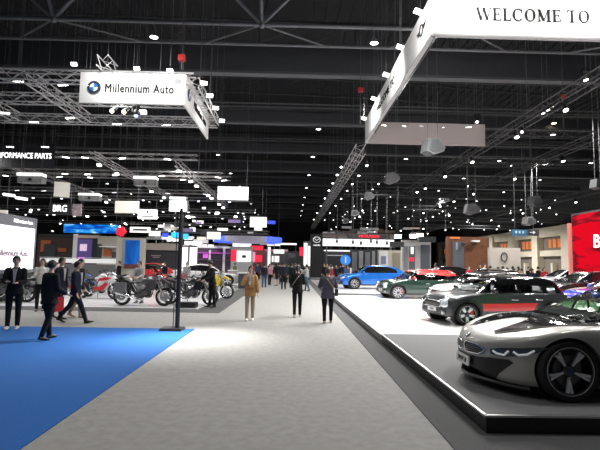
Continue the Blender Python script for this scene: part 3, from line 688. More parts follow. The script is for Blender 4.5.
# lamp kinds (shared meshes): body + lens
def lamp_parts():
    par = MB().cyl((0, 0, -.02), (0, 0, .30), .12, .10, 12).ell((0, 0, .30), (.10, .10, .08), 12, 6).tube([(-.16, 0, .12), (-.16, 0, .42), (.16, 0, .42), (.16, 0, .12)], .014, 5).cyl((0, 0, .42), (0, 0, .68), .03, n=6)
    pl = MB().cyl((0, 0, -.03), (0, 0, -.022), .105, n=14)
    fl = MB().box((0, 0, .06), (.5, .3, .12), tap=(.8, .7)).tube([(-.28, 0, .04), (-.28, 0, .3), (.28, 0, .3), (.28, 0, .04)], .014, 5).cyl((0, 0, .3), (0, 0, .58), .025, n=6)
    for i in range(5): fl.box((-.2+.1*i, 0, .14), (.02, .24, .06))
    fp = MB().box((0, 0, -.006), (.46, .27, .012))
    bar = MB().box((0, 0, .05), (.9, .18, .10)).box((-.3, 0, .24), (.04, .04, .30)).box((.3, 0, .24), (.04, .04, .30)); bl = MB()
    for i in range(5): bl.box((-.34+.17*i, 0, -.006), (.13, .13, .012))
    hb = MB().lathe([(.03, .5), (.06, .42), (.12, .30), (.28, .04), (.30, 0), (.27, 0), (.12, .22), (0, .24)], 16).cyl((0, 0, .5), (0, 0, 1.0), .02, n=5); hl_ = MB().cyl((0, 0, .02), (0, 0, .04), .24, n=16)
    mb = MB().box((0, 0, .55), (.34, .28, .12)).box((-.17, 0, .36), (.05, .12, .36)).box((.17, 0, .36), (.05, .12, .36)).ell((0, 0, .2), (.13, .15, .2), 12, 8); ml = MB().cyl((0, 0, -.01), (0, 0, .01), .09, n=12)
    r = {}
    for k, a_, b_, bm_ in (('par', par, pl, BLACK), ('flood', fl, fp, DGREY), ('bar', bar, bl, DGREY), ('bay', hb, hl_, MGREY), ('head', mb, ml, BLACK)):
        r[k] = (a_.mesh('lamp_body', bm_, k in ('bay', 'par', 'head')), b_.mesh('lamp_lens', LENS))
    return r
LAMPS = lamp_parts(); _lens = {}
LN = {'par': 'spotlight', 'flood': 'floodlight', 'bar': 'strip_light', 'bay': 'high_bay_light', 'head': 'moving_head_light'}
def lamp(kind, loc, label, group=None, rot=(0, 0, 0), m=None, s=1.0, wire=False):
    a_, b_ = LAMPS[kind]
    o = put(LN[kind], a_, None, loc, rot); o.scale = (s, s, s); tag(o, label, 'light', group)
    me = b_
    if m is not None:
        if (kind, m.name) not in _lens: c = b_.copy(); c.materials.clear(); c.materials.append(m); _lens[kind, m.name] = c
        me = _lens[kind, m.name]
    put('lamp_lens', me, o)
    if wire:
        L = max(.2, (18.83-loc[2])/s); c = MB().cyl((0, 0, 0), (0, 0, L), .014, n=4).build('hanging_wire', CABLE, o); c.rotation_mode = 'QUATERNION'; c.rotation_quaternion = Euler(rot).to_quaternion().inverted()
    return o
def lamps_on(p0, p1, n, kind, label, group, rot=(0, 0, 0), jit=.3, m=None, drop=.21, s=1.0):
    p0 = Vector(p0); p1 = Vector(p1)
    for i in range(n):
        q = p0.lerp(p1, (i+.5+rnd.uniform(-jit, jit))/n); ro = tuple(r_+rnd.uniform(-.12, .12) for r_ in rot)
        dd = (p1-p0).normalized(); sd_ = Vector((-dd.y, dd.x, 0)); q += sd_*(drop*(1 if dd.x > .5 else -1)*-1); q.z -= drop-.03; q -= Euler(ro).to_matrix() @ Vector((0, 0, {'par': .56, 'flood': .44, 'bar': .24, 'bay': 1.0, 'head': .61}[kind]*s))
        lamp(kind, q, label, group, ro, m, s)

# near left truss grid with the banner
Z1 = 9.1
truss((-15.5, 18, Z1), (-4.1, 18, Z1), 'aluminium truss running along the top of the white corner banner at left', cables=4)
truss((-18, 20.6, Z1), (-4.1, 20.6, Z1), 'aluminium truss directly behind the white corner banner at left', cables=4)
truss((-21, 23.6, Z1), (-4.1, 23.6, Z1), 'rear aluminium truss of the left banner grid', cables=4)
truss((-10.9, 18.2, Z1), (-10.9, 23.4, Z1), 'short diagonal looking truss joining the left banner grid', cables=2)
truss((-4.2, 18.2, Z1), (-4.2, 23.4, Z1), 'truss above the narrow side face of the left banner', cables=2)
truss((-14.6, 21.0, Z1), (-14.6, 23.3, Z1), 'stub truss at the left edge behind the banner grid', cables=1)
truss((-7.6, 17.3, Z1+.45), (-7.6, 18.3, Z1+.45), 'small stub truss resting above the left banner', cables=1)
# the corner banner
WHB = mat('white_banner', (.88, .88, .87), .6)
bn = thing('hanging_banner', 'white corner banner with round badge and dealer name hung over the left side', 'banner', A(82, 105.5, 17.8)+Vector((0, 0, .0)))
bn.location.x = A(185, 108, 17.8).x-4.24; bn.location.z = 7.98
MB().box((2.12, 0, .63), (4.24, .08, 1.26)).build('front_panel', WHB, bn)
MB().box((4.2, 2.55, .63), (.08, 5.0, 1.26)).build('side_panel', WHB, bn)
roundel(bn, (.58, -.045, .62), .27, (PI/2, 0, 0))
LET = mat('grey_lettering', (.035, .035, .04), .95, spec=0)
text('Millennium Auto', .5, LET, bn, (2.38, -.05, .60), (PI/2, 0, 0), .02, .004, spacing=1.1, width=2.75)
text('Millennium Auto', .5, LET, bn, (4.25, 2.9, .56), (PI/2, 0, PI/2), .02, .004, width=2.75)
roundel(bn, (4.25, .55, .62), .25, (0, PI/2, 0))
for x in (.2, 2.1, 4.1): MB().cyl((x, 0, 1.26), (x, 0, 10.9), .012, n=4).build('hanging_wire', CABLE, bn)
for i, Y in enumerate((16.9, 18.2, 19.7, 21.5)):
    o = lamp('flood', (-3.5, Y, 8.55), 'floodlight on the aisle side of the left corner banner', 'floodlights beside the left banner', (-.9, 0, .2), s=.55, wire=True)
for x, y_, z_ in ((-6.2, 17.2, 9.2), (-4.9, 17.2, 9.15), (-8.7, 17.3, 9.35)):
    lamp('flood', (x, y_, z_), 'floodlight above the front face of the left corner banner', 'floodlights above the left banner', (-.9, 0, 0), s=.5, wire=True)
for px, py in ((112, 111), (124, 112)): lamp('par', A(px, py, 19), 'small warm spotlight seen just below the left banner', 'warm spots below the left banner', (-.9, 0, 0), LENSW, .8, wire=True)
lamp('head', A(136, 116, 20.2), 'violet tinted moving head lamp below the left banner', None, (-.5, 0, .4), glow('violet_lens', (.35, .4, 1), 3), wire=True)
lamp('flood', A(143, 112, 20.4), 'white floodlight just right of the violet lamp under the left banner', None, (-.9, 0, 0), s=.7, wire=True)
for px, py, Y, k in ((18, 82, 18.6, 'bar'), (63, 85, 20.6, 'bar'), (4, 113, 20.2, 'bar'), (70, 118, 23.4, 'bar'), (34, 122, 24, 'bar'), (117, 124, 24.2, 'bar'), (166, 125, 24.4, 'bar')):
    lamp(k, A(px, py, Y), 'strip light with bright cells slung under the left truss grid', 'strip lights under the left truss grid', (-.75, 0, rnd.uniform(-.2, .2)), s=.6, wire=True)

# welcome banner, corner at the aisle
wb_ = thing('hanging_banner', 'large white overhead banner frame reading WELCOME TO at the upper right', 'banner', (4.28, 13.4, 6.87+1.7-.0))
wb_.location.z = 8.87
H = 1.3
MB().box((3.6, 0, H/2), (7.2, .1, H)).build('front_panel', WHB, wb_)
MB().box((.0, 6.3, H/2), (.1, 12.6, H)).build('side_panel', WHB, wb_)
PINKB = mat('banner_back', (.62, .56, .54), .7)
MB().box((3.55, 12.6, H/2-.05), (7.1, .08, H)).build('rear_panel', PINKB, wb_)
MB().box((3.6, .0, -.02), (7.2, .16, .05)).box((0, 6.3, -.02), (.16, 12.6, .05)).build('frame_edge', mat('frame_grey', (.4, .4, .4), .5), wb_)
# serif lettering drawn as stems, hairlines and serifs
def serif(word, h, m, parent, M):
    S, T, F = .17*h, .06*h, .045*h; x = 0.0
    def bar(b, p, q, w): 
        b.prism([(p[0]-w/2, p[1]), (p[0]+w/2, p[1]), (q[0]+w/2, q[1]), (q[0]-w/2, q[1])], -.015, .015)
    for ch in word:
        b = MB(); sf = lambda cx, z, w=.26: b.box((cx, 0, z), (w*h, .03, F))
        if ch == ' ': x += .36*h; continue
        if ch == 'W':
            W = 1.22; bar(b, (x+.08*h, h), (x+.36*h, 0), S); bar(b, (x+.36*h, 0), (x+.60*h, h), T); bar(b, (x+.58*h, h), (x+.86*h, 0), S); bar(b, (x+.86*h, 0), (x+1.12*h, h), T); sf(x+.1*h, h); sf(x+.6*h, h); sf(x+1.12*h, h, .2)
        elif ch == 'E' or ch == 'L':
            W = .78 if ch == 'E' else .74; bar(b, (x+.2*h, 0), (x+.2*h, h), S); sf(x+.2*h, h-F/2, .34); b.box((x+.38*h, 0, F/2), (.62*h, .03, F)); b.box((x+.67*h, 0, .12*h), (F, .03, .24*h))
            if ch == 'E': b.box((x+.38*h, 0, h-F/2), (.58*h, .03, F)); b.box((x+.65*h, 0, .89*h), (F, .03, .2*h)); b.box((x+.36*h, 0, .52*h), (.3*h, .03, F)); b.box((x+.52*h, 0, .52*h), (F, .03, .2*h))
        elif ch in 'CO':
            W = .92 if ch == 'C' else 1.0; cx = x+(.46 if ch == 'C' else .48)*h; a0, a1 = (50, 318) if ch == 'C' else (0, 360); n = 28; out = []; inn = []
            for i in range(n+1):
                a = math.radians(a0+(a1-a0)*i/n); wd = T*.6+(S-T*.4)*abs(math.cos(a))
                out.append((cx+.43*h*math.cos(a), .5*h+.52*h*math.sin(a))); inn.append((cx+(.43*h-wd)*math.cos(a), .5*h+(.52*h-T)*math.sin(a)))
            b.prism(out+inn[::-1], -.015, .015)
            if ch == 'C': b.box((x+.77*h, 0, .82*h), (F, .03, .28*h)); 
        elif ch == 'M':
            W = 1.16; bar(b, (x+.16*h, 0), (x+.16*h, h), T); bar(b, (x+.16*h, h), (x+.52*h, .05*h), S); bar(b, (x+.52*h, .05*h), (x+.90*h, h), T); bar(b, (x+.93*h, 0), (x+.93*h, h), S); sf(x+.12*h, h-F/2, .2); sf(x+.95*h, h-F/2, .26); sf(x+.16*h, F/2); sf(x+.93*h, F/2, .34)
        elif ch == 'T':
            W = .86; bar(b, (x+.42*h, 0), (x+.42*h, h), S); b.box((x+.42*h, 0, h-F/2), (.76*h, .03, F)); b.box((x+.06*h, 0, .88*h), (F, .03, .24*h)); b.box((x+.78*h, 0, .88*h), (F, .03, .24*h)); sf(x+.42*h, F/2, .36)
        b.xf(M); b.build('lettering', m, parent); x += (W+.05)*h
    return x
serif('WELCOME TO', .39, LET, wb_, Matrix.Translation((1.36, -.06, .50)))
# small winged badge and lettering on the aisle face
for k, yy in enumerate((1.0,)):
    b = MB().lathe([(.16, 0), (.20, 0), (.20, .03), (.16, .03), (.16, 0)], 24, Matrix.Translation((-.06, yy, .68)) @ Matrix.Rotation(-PI/2, 4, 'Y'))
    for s in (1, -1):
        for i in range(3): b.box((-.07, yy+s*(.36-.02*i), .74-.06*i), (.02, .28-.06*i, .02))
    b.build('winged_badge', LET, wb_)
text('WELCOME TO', .45, LET, wb_, (-.06, 7.0, .66), (PI/2, 0, -PI/2), .02, .004, width=4.2)
text('AUTO', .45, LET, wb_, (-.06, 11.0, .66), (PI/2, 0, -PI/2), .02, .004, width=1.5) if False else None
for x in (.1, 2.4, 4.7, 7.0): MB().cyl((x, 0, H), (x, 0, 10.0), .015, n=4).build('hanging_wire', CABLE, wb_)
for y in (4, 8, 12.5): MB().cyl((0, y, H), (0, y, 10.0), .015, n=4).build('hanging_wire', CABLE, wb_)
for x in (1.1, 2.6, 4.0, 7): MB().cyl((x, 12.6, H-.1), (x, 12.6, 10.0), .015, n=4).build('hanging_wire', CABLE, wb_)
tr = truss((4.55, 13.6, 9.6), (4.55, 25.8, 9.6), 'dark truss along the top of the welcome banner, aisle side', m=TRUSSD, cables=3)
for Y in (10.9, 12.7, 14.9, 17.2, 19.8, 22.6):
    lamp('flood', (3.62, Y, 9.2), 'rectangular floodlight lighting the aisle face of the welcome banner', 'floodlights beside the welcome banner', (-.8, .15, .3), s=.55, wire=True)
t = truss((4.4, 26.3, 9.75), (30, 26.3, 9.75), 'long dark truss behind the pinkish rear face of the welcome banner', m=TRUSSD, cables=7)
lamps_on((4.6, 26.1, 9.95), (11, 26.1, 9.95), 5, 'bar', 'small strip light on the truss above the pinkish banner face', 'strip lights above the pinkish banner face', (-.9, 0, 0), .1, drop=.0, s=.6)

# long trusses that run with the aisle on the right
def run(X, z, y0, y1, label, nl, lab2, m=TRUSSD, kind='par', cables=5, w=.45, r=.035):
    truss((X, y0, z), (X, y1, z), label, m=m, cables=cables, w=w, r=r, seg=.8)
    if nl: lamps_on((X, y0, z), (X, y1, z), nl, kind, lab2, lab2+' set', (-.5, 0, 0), .35, s=1.0, drop=w/2)
run(11.6, 9.0, 12, 44, 'dark truss running lengthwise from the upper right corner', 7, 'spotlight clamped under the lengthwise truss at upper right')
run(16.9, 9.0, 18, 66, 'second lengthwise dark truss sloping down through the right half', 8, 'spotlight under the second lengthwise truss on the right')
run(27, 8.6, 30, 90, 'third lengthwise truss, lower at the right edge', 9, 'spotlight under the third lengthwise truss near the right edge')
run(4.3, 9.0, 28, 92, 'tall lattice truss following the stage edge above the tower', 0, '', TRUSSM, w=.6)
for Y in (31, 34.5, 38, 42, 47, 53, 60, 70):
    for dx in (-.9, .8):
        lamp('par', (4.3+dx, Y+rnd.uniform(-.6, .6), 8.5), 'white spotlight beside the lattice truss above the tower', 'spotlights beside the stage edge lattice truss', (-.6, 0, 0), s=.8, wire=True)
for k, (Y, z, x0, x1, n) in enumerate(((31, 9.2, 12, 36, 3), (36, 8.6, 5, 34, 4), (44, 8.8, 5, 38, 5), (52, 8.4, 5, 38, 6), (62, 8.2, 5, 38, 7), (74, 8.2, 5, 38, 8))):
    nm = ('nearest', 'second nearest', 'third', 'fourth', 'fifth', 'farthest')[k]
    truss((x0, Y, z), (x1, Y, z), nm+' of the dark trusses crossing the right half of the hall', m=TRUSSD, cables=5, w=.45, r=.03, seg=.9)
    lamps_on((x0, Y, z), (x1, Y, z), n, 'par', 'white spotlight under the %s cross truss on the right' % nm, 'spots under the %s right cross truss' % nm, (-.6, 0, 0), .35, s=.62, m=LENS if k % 2 else LENSD, drop=.22)
for px, py, Y in ((551, 107, 30), (554, 123.5, 33), (583, 214, 45)): lamp('bay', A(px, py, Y), 'warm yellowish round lamp high in the right of the hall', 'warm lamps high at right', m=LENSW, s=.7, wire=True)
for px, py, Y in ((543, 113, 21), (548, 110, 21.5), (522, 132, 26), (586, 80, 18), (477, 122, 25.5), (405, 80, 20.5)) [:5]:
    lamp('head', A(px, py, Y), 'bright moving head lamp on the upper right trusses', 'moving head lamps at upper right', (-.4, .2, 0), s=.9, wire=True)

# round high-bay lamps in the roof
for r_, Y in enumerate((33.6, 42.6, 51.6, 60.6, 69.6, 78.6, 87.6, 96.6)):
    for X in (-25, -7.2, 1.9, 10.9, 20, 29):
        if r_ == 0 and X in (-25, -7.2): continue
        lamp('bay', (X, Y, 11.9), 'round high bay lamp under the dark roof beams', 'high bay lamps in the roof', s=.75, wire=True)
for X, w_ in ((3.6, 'right'), (-6.4, 'left')):
    lamp('bay', (X, 19.7, 11.75), 'nearest high bay lamp below the space truss, %s of the aisle' % w_, s=.7, wire=True)

# loudspeakers: wedge cabinets hung on cables
def speaker(px, py, Y, wpx, label, rz=0, m=None):
    s = wpx*Y/FPX; q = A(px, py, Y)
    r = thing('hanging_loudspeaker', label, 'speaker', q, rz)
    m = m or mat('speaker_grey', (.07, .072, .076), .6)
    poly = [(-.5, -.28), (-.12, -.42), (.42, -.22), (.5, .02), (.12, .36), (-.38, .32)]
    MB().prism([(a*s, b*s) for a, b in poly], -.26*s, .30*s).build('cabinet', m, r)
    MB().prism([(a*s*.78+.02*s, b*s*.72) for a, b in poly], -.285*s, -.262*s).build('grille', DGREY, r)
    for x in (-.3, .25): MB().cyl((x*s, 0, .3*s), (x*s, 0, 18.83-q.z), .016, n=4).build('suspension_cable', CABLE, r)
    return r
speaker(433, 147, 22, 22, 'nearest wedge shaped loudspeaker, against the pinkish banner face', .3)
speaker(392, 178, 27, 15, 'loudspeaker hanging just below and left of the one on the pinkish banner')
speaker(369, 196, 34, 11, 'rounded grey loudspeaker left of the lower hanging pair')
speaker(355, 213, 33, 8, 'small pale loudspeaker high over the stage edge', 0, mat('speaker_pale', (.22, .22, .22), .6))
speaker(346, 221, 38, 7, 'smallest pale loudspeaker hanging lowest near the tower', 0, MATS['speaker_pale'])
speaker(472, 209, 30, 15, 'flat loudspeaker hanging in the centre right of the hall')
speaker(535, 201, 32, 14, 'dark loudspeaker hung right of centre, below the long truss', .4)
speaker(529, 221, 34, 12, 'grey loudspeaker just above the direction sign', .2, mat('speaker_mid', (.16, .16, .16), .6))
speaker(598, 184, 22, 14, 'loudspeaker cut by the right edge of the picture', .3)
for px, py, Y, lab in ((360.5, 90, 24.2, 'small red electric hoist over the aisle side of the welcome banner'), (563, 97, 24.2, 'small red electric hoist at upper right'), (182, 58, 17.6, 'small red hoist above the corner of the left banner')):
    q = A(px, py, Y); r = thing('chain_hoist', lab, 'hoist', q)
    MB().box((0, 0, 0), (.28, .2, .22)).build('motor_body', mat('hoist_red', (.45, .02, .02), .5), r)
    MB().cyl((0, 0, -.11), (0, 0, -(q.z-9.4) if q.z > 9.8 else -.5), .02, n=5).build('chain', CABLE, r); MB().cyl((0, 0, .11), (0, 0, 18.83-q.z), .02, n=5).build('hook_cable', CABLE, r)

# left part of the hall: receding trusses, lamps
for k, (Y, z, x0, x1, n) in enumerate(((28, 8.2, -24, -6, 7), (32, 7.9, -26, -5, 8), (36, 8.4, -30, -5, 8), (41, 8.0, -32, -4.5, 9), (47, 8.2, -36, -4.5, 9), (54, 7.8, -38, -4.5, 10), (62, 7.9, -42, -4.5, 10), (72, 7.6, -42, -4.5, 10))):
    nm = ('nearest', 'second', 'third', 'fourth', 'fifth', 'sixth', 'seventh', 'farthest')[k]
    truss((x0, Y, z), (x1, Y, z), nm+' of the trusses crossing the left half behind the banner', m=TRUSSM, cables=6, w=.32, r=.022, seg=.8)
    lamps_on((x0, Y, z), (x1, Y, z), n, 'bar' if k < 4 else 'flood', 'white lamp under the %s left cross truss' % nm, 'lamps under the %s left cross truss' % nm, (-.8, 0, 0), .4, s=.5 if k < 4 else .55, m=LENS if k < 3 else LENSD, drop=.16)
for k, (X, z, y0, y1, n) in enumerate(((-7.0, 7.6, 27, 48, 7), (-11.5, 7.7, 25.5, 50, 7), (-18, 7.6, 26, 60, 8))):
    nm = ('right', 'middle', 'left')[k]
    truss((X, y0, z), (X, y1, z), nm+' one of the long trusses receding through the left half', m=TRUSSM, cables=5, w=.32, r=.024, seg=.8)
    lamps_on((X, y0, z), (X, y1, z), n, 'flood', 'white lamp on the %s receding truss at left' % nm, 'lamps on the %s receding left truss' % nm, (-.8, 0, 0), .3, s=.6, drop=.16)
for k in range(46):
    px = rnd.uniform(2, 262); py = rnd.uniform(208, 234); Y = rnd.uniform(36, 74); q = A(px, py, Y)
    lamp(rnd.choice(('flood', 'par')), q, 'tiny distant white lamp low over the left booths', 'distant lamps over the left booths', (-.9, 0, rnd.uniform(-.4, .4)), LENSD if k % 3 else LENS, .7, wire=True)
for k in range(40):
    px = rnd.uniform(330, 560); py = rnd.uniform(205, 232); Y = rnd.uniform(44, 78); q = A(px, py, Y)
    lamp('par', q, 'tiny distant white spotlight low over the right booths', 'distant lamps over the right booths', (-.9, 0, rnd.uniform(-.4, .4)), LENSD if k % 2 else LENS, .85, wire=True)

# light boxes, signs and banners on the left
def lightbox(px, py, wpx, hpx, Y, label):
    q = A(px, py, Y); w_ = wpx*Y/FPX; h_ = hpx*Y/FPX; r = thing('hanging_light_box', label, 'light box', q)
    MB().box((0, .2, -h_*.12), (w_, .5, h_*.62)).build('box_body', mat('box_grey', (.28, .28, .28), .6), r)
    MB().box((0, .15, h_*.32), (w_, .6, h_*.26)).build('box_top', mat('lit_white', (.9, .9, .88), .5, emit=1.2, ecol=(1, 1, .96)), r)
    MB().box((w_*.02, -.06, -h_*.12), (.16, .02, .16)).build('port', BLACK, r)
    for x in (-.42, .42): MB().cyl((x*w_, .1, h_*.4), (x*w_, .1, 18.83-q.z), .016, n=4).build('suspension_cable', CABLE, r)
lightbox(30, 178, 24, 11, 25, 'grey hanging box with glowing white top, leftmost of three')
lightbox(145, 181, 22, 10, 26, 'grey hanging box with glowing white top right of centre left, above a white sign')
lightbox(89, 197, 20, 8, 30, 'grey hanging box with pale top between the other two')
def panel(name, px0, py0, px1, py1, Y, th, m, label, cat, rz=0.0, cables=True, group=None):
    a = A((px0+px1)/2, (py0+py1)/2, Y); w_ = (px1-px0)*Y/FPX; h_ = (py1-py0)*Y/FPX
    r = thing(name, label, cat, a, rz, group)
    MB().box((0, th/2, 0), (w_, th, h_)).build('panel', m, r)
    if cables:
        for x in (-.45, .45): MB().cyl((x*w_, th/2, h_/2), (x*w_, th/2, 18.83-a.z), .014, n=4).build('suspension_cable', CABLE, r)
    return r, w_, h_
LITW = mat('lit_white', (.9, .9, .88), .5, emit=1.2)
CREAM = mat('cream_lit_panel', (.75, .72, .62), .6, emit=.35, ecol=(1, .96, .85))
panel('hanging_screen', 55, 182, 69, 197, 28, .06, CREAM, 'tilted pale panel hanging left of the grey box', 'panel', .5)
panel('hanging_screen', 114.5, 201, 139, 213, 30, .08, CREAM, 'cream glowing panel left of the white sign', 'panel', -.1)
r, w_, h_ = panel('hanging_sign', 138, 209.5, 157, 219, 31, .1, LITW, 'small white hanging sign with a tiny emblem right of the cream panel', 'sign')
MB().box((0, -.01, -.14), (w_*.6, .02, .07)).build('mark', LET, r)
MB().prism([(0, .05), (.08, .18), (0, .3), (-.08, .18)], -.03, -.01).build('emblem', LET, r)
r, w_, h_ = panel('hanging_sign', 217.5, 186.5, 248, 199.5, 32, .35, LITW, 'bright white rectangular box sign hanging left of the aisle', 'sign')
r, w_, h_ = panel('hanging_sign', 250, 217, 266.5, 227, 38, .3, LITW, 'white box sign hanging low at the aisle edge', 'sign')
panel('hanging_sign', 207, 232, 220, 239, 42, .3, LITW, 'small glowing white sign left of the blue ring', 'sign')
panel('hanging_sign', -3, 210, 6.5, 219, 24, .1, CREAM, 'pale panel cut by the left edge of the picture', 'panel')
DARKB = mat('dark_banner', (.03, .03, .035), .7)
r, w_, h_ = panel('hanging_banner', -14, 143, 54, 168, 26, .08, DARKB, 'dark hanging banner with white PERFORMANCE PARTS lettering', 'banner')
WLET = mat('white_lettering', (.9, .9, .9), .5, emit=1.0)
text('PERFORMANCE PARTS', .45, WLET, r, (.1, -.02, -.02), (PI/2, 0, 0), .02, .01, width=w_*.87)
for px in (10, 45): lamp('bar', A(px, 147, 25.3), 'lamp on an arm at the top of the dark performance parts banner', 'arm lamps of the dark banner', (-.9, 0, 0), s=.5, wire=True)
r, w_, h_ = panel('hanging_sign', 49, 203, 71, 214.5, 27, .1, DARKB, 'dark round-ended sign reading BRG in white', 'sign')
text('BRG', .55, WLET, r, (0, -.02, 0), (PI/2, 0, 0), .02, .015, width=w_*.62)
panel('hanging_sign', 72.5, 204, 81, 216, 27.5, .1, mat('patterned_pink_grey', (.4, .32, .34), .6, emit=.25, noise=.6, nscale=5), 'pinkish patterned square sign right of the BRG sign', 'sign')
for px, py in ((9, 195), (21.5, 198.5)):
    q = A(px, py, 24); o = thing('tube_light', 'fat glowing tube light hanging at far left', 'light', q, .0, 'tube lights at far left')
    MB().cyl((-.3, 0, .04), (.3, 0, -.04), .07, n=8).build('tube', LENSD, o); MB().cyl((0, 0, .07), (0, 0, 18.83-q.z), .012, n=4).build('suspension_cable', CABLE, o)
# blue LED band with streaks
def led(name, base, c2, scale, s, dist=3, c3=None, emit=1.0, lo=.42, hi=.6):
    m = bpy.data.materials.new(name); m.use_nodes = True; nt = m.node_tree; b = nt.nodes['Principled BSDF']
    tc = nt.nodes.new('ShaderNodeTexCoord'); mp = nt.nodes.new('ShaderNodeMapping'); mp.inputs['Scale'].default_value = scale; mp.inputs['Rotation'].default_value = (0, s, 0); n = nt.nodes.new('ShaderNodeTexNoise'); n.inputs['Scale'].default_value = 1; n.inputs['Detail'].default_value = 2; n.inputs['Distortion'].default_value = dist*.2
    cr = nt.nodes.new('ShaderNodeValToRGB'); cr.color_ramp.elements[0].position = lo; cr.color_ramp.elements[0].color = (*base, 1); cr.color_ramp.elements[1].position = hi; cr.color_ramp.elements[1].color = (*c2, 1)
    if c3: e = cr.color_ramp.elements.new(min(.98, hi+.1)); e.color = (*c3, 1)
    nt.links.new(tc.outputs['Object'], mp.inputs[0]); nt.links.new(mp.outputs[0], n.inputs['Vector']); nt.links.new(n.outputs['Fac'], cr.inputs[0])
    b.inputs['Base Color'].default_value = (.0, .0, .0, 1); nt.links.new(cr.outputs[0], b.inputs['Emission Color']); b.inputs['Emission Strength'].default_value = emit; b.inputs['Roughness'].default_value = .8; b.inputs['Specular IOR Level'].default_value = 0
    m.cycles.emission_sampling = 'NONE'; MATS[name] = m; return m
BLED = led('blue_led', (.005, .06, .42), (.02, .32, .9), (.9, 1, 3), .5, c3=(.5, .85, 1), emit=1.1)
panel('led_banner', 64, 224.5, 118, 233, 32, .12, BLED, 'long blue LED band with light streaks hanging over the left booths', 'led screen')
r, w_, h_ = panel('hanging_sign', 130, 227, 150, 232.5, 36, .1, LITW, 'low white sign with grey lettering right of the blue LED band', 'sign')
MB().box((0, -.01, 0), (w_*.7, .02, .16)).build('mark', MGREY, r)
panel('led_banner', 149, 231, 160, 236, 38, .1, LITW, 'tiny white sign stub right of the low white sign', 'sign')
b = MB()
q = A(121, 231.5, 31.5); r = thing('flower_sign', 'red flower shaped emblem at the right end of the blue LED band', 'sign', q)
fl = MB()
for i in range(5): fl.ell((.22*math.cos(i*2*PI/5), 0, .22*math.sin(i*2*PI/5)), (.17, .05, .17), 10, 6)
fl.ell((0, 0, 0), (.15, .06, .15), 10, 6); fl.build('petals', mat('glow_red', (.8, .02, .04), .5, emit=.7), r, True); MB().cyl((0, 0, .3), (0, 0, 18.83-q.z), .014, n=4).build('suspension_cable', CABLE, r)
for px in (175, 184.5):
    q = A(px, 235 if px < 180 else 236.5, 34); o = thing('hanging_screen', 'small cyan glowing panel beside the lamp post', 'panel', q, 0, 'cyan panels beside the lamp post')
    MB().box((0, 0, 0), (.55, .1, .4)).build('panel', glow('cyan_glow', (.02, .45, .95), 1.1), o); MB().cyl((0, 0, .2), (0, 0, 18.83-q.z), .014, n=4).build('suspension_cable', CABLE, o)
# blue ring truss cover
q = A(248, 240, 48); r = thing('ring_light_banner', 'long oval ring banner glowing blue at its ends over the left booths', 'banner', q)
b = MB(); n = 40; a_, c_ = 3.6, 3.0
pts = [(a_*math.cos(2*PI*i/n), c_*math.sin(2*PI*i/n)) for i in range(n)]
for i in range(n):
    p, p2 = pts[i], pts[(i+1) % n]; f = abs(p[0]+p2[0])/2/a_; b.k = 0 if f > .62 else 1
    b.add([(p[0], p[1], -.28), (p2[0], p2[1], -.28), (p2[0], p2[1], .28), (p[0], p[1], .28)], [(0, 1, 2, 3)])
    b.add([(p[0]*.97, p[1]*.97, -.28), (p2[0]*.97, p2[1]*.97, -.28), (p2[0]*.97, p2[1]*.97, .28), (p[0]*.97, p[1]*.97, .28)], [(3, 2, 1, 0)])
b.build('ring_band', [glow('blue_glow', (.06, .12, .95), 1.1), mat('ring_grey', (.35, .33, .42), .5, emit=.3)], r)
for i in (3, 12, 23, 33): MB().cyl((pts[i][0], pts[i][1], .28), (pts[i][0], pts[i][1], 18.83-q.z), .016, n=4).build('suspension_cable', CABLE, r)

# ------------------------------------------------------------------ booths, screens, towers
def block(b, px0, py0, px1, py1, Y, th=.3, dy=0):
    a = A(px0, py0, Y); c = A(px1, py1, Y); return b.box(((a.x+c.x)/2, Y+dy+th/2, (a.z+c.z)/2), (abs(c.x-a.x), th, abs(a.z-c.z)))
def booth(name, label, cat, parts, Y, group=None):
    """a booth wall built of named panels; parts = (part name, px0, py0, px1, py1, dy, thickness, material); dy < 0 is nearer"""
    mx = sum((p[1]+p[3])/2 for p in parts)/len(parts); o = A(mx, 262, Y); r = thing(name, label, cat, (o.x, Y, 0), 0, group)
    for (n, a, b_, c, d, dy, th, m) in parts:
        p = A(a, b_, Y+dy); q = A(c, d, Y+dy); z1, z0 = p.z, q.z
        if (z0 < .35 or cat in ('booth', 'screen', 'totem', 'led screen')) and n in ('wall', 'side_wall', 'post', 'counter', 'plinth') or (n == 'plinth'): z0 = 0
        MB().box(((p.x+q.x)/2-o.x, dy+th/2, (z0+z1)/2), (abs(q.x-p.x), th, z1-z0)).build(n, m, r)
    return r
SCRW = mat('white_screen', (.9, .9, .92), .4, emit=1.6, ecol=(1, .98, 1))
BEIGE = mat('beige_panel', (.50, .47, .40), .7); BROWN = mat('dark_brown_panel', (.08, .05, .045), .6); ORANGE = mat('orange_poster', (.55, .14, .05), .6)
WOOD = mat('brown_wood_panel', (.16, .062, .028), .5, noise=.15, nscale=3); CHAR = mat('charcoal_panel', (.045, .05, .055), .6); GREYP2 = mat('grey_panel', (.28, .29, .31), .6)
BPOST = led('blue_poster', (.01, .04, .25), (.02, .2, .75), (1.2, 1, .5), .6, c3=(.3, .55, 1), emit=.8, lo=.35)
PURP = mat('purple_screen', (.05, .04, .10), .4, emit=.5, ecol=(.12, .08, .28))
REDG = mat('red_screen', (.6, .01, .03), .4, emit=1.0, ecol=(.85, .03, .07)); PINK = mat('pink_screen', (.8, .3, .5), .4, emit=.8, ecol=(.9, .35, .5)); MAG = mat('magenta_glow', (.6, .1, .6), .4, emit=.9)

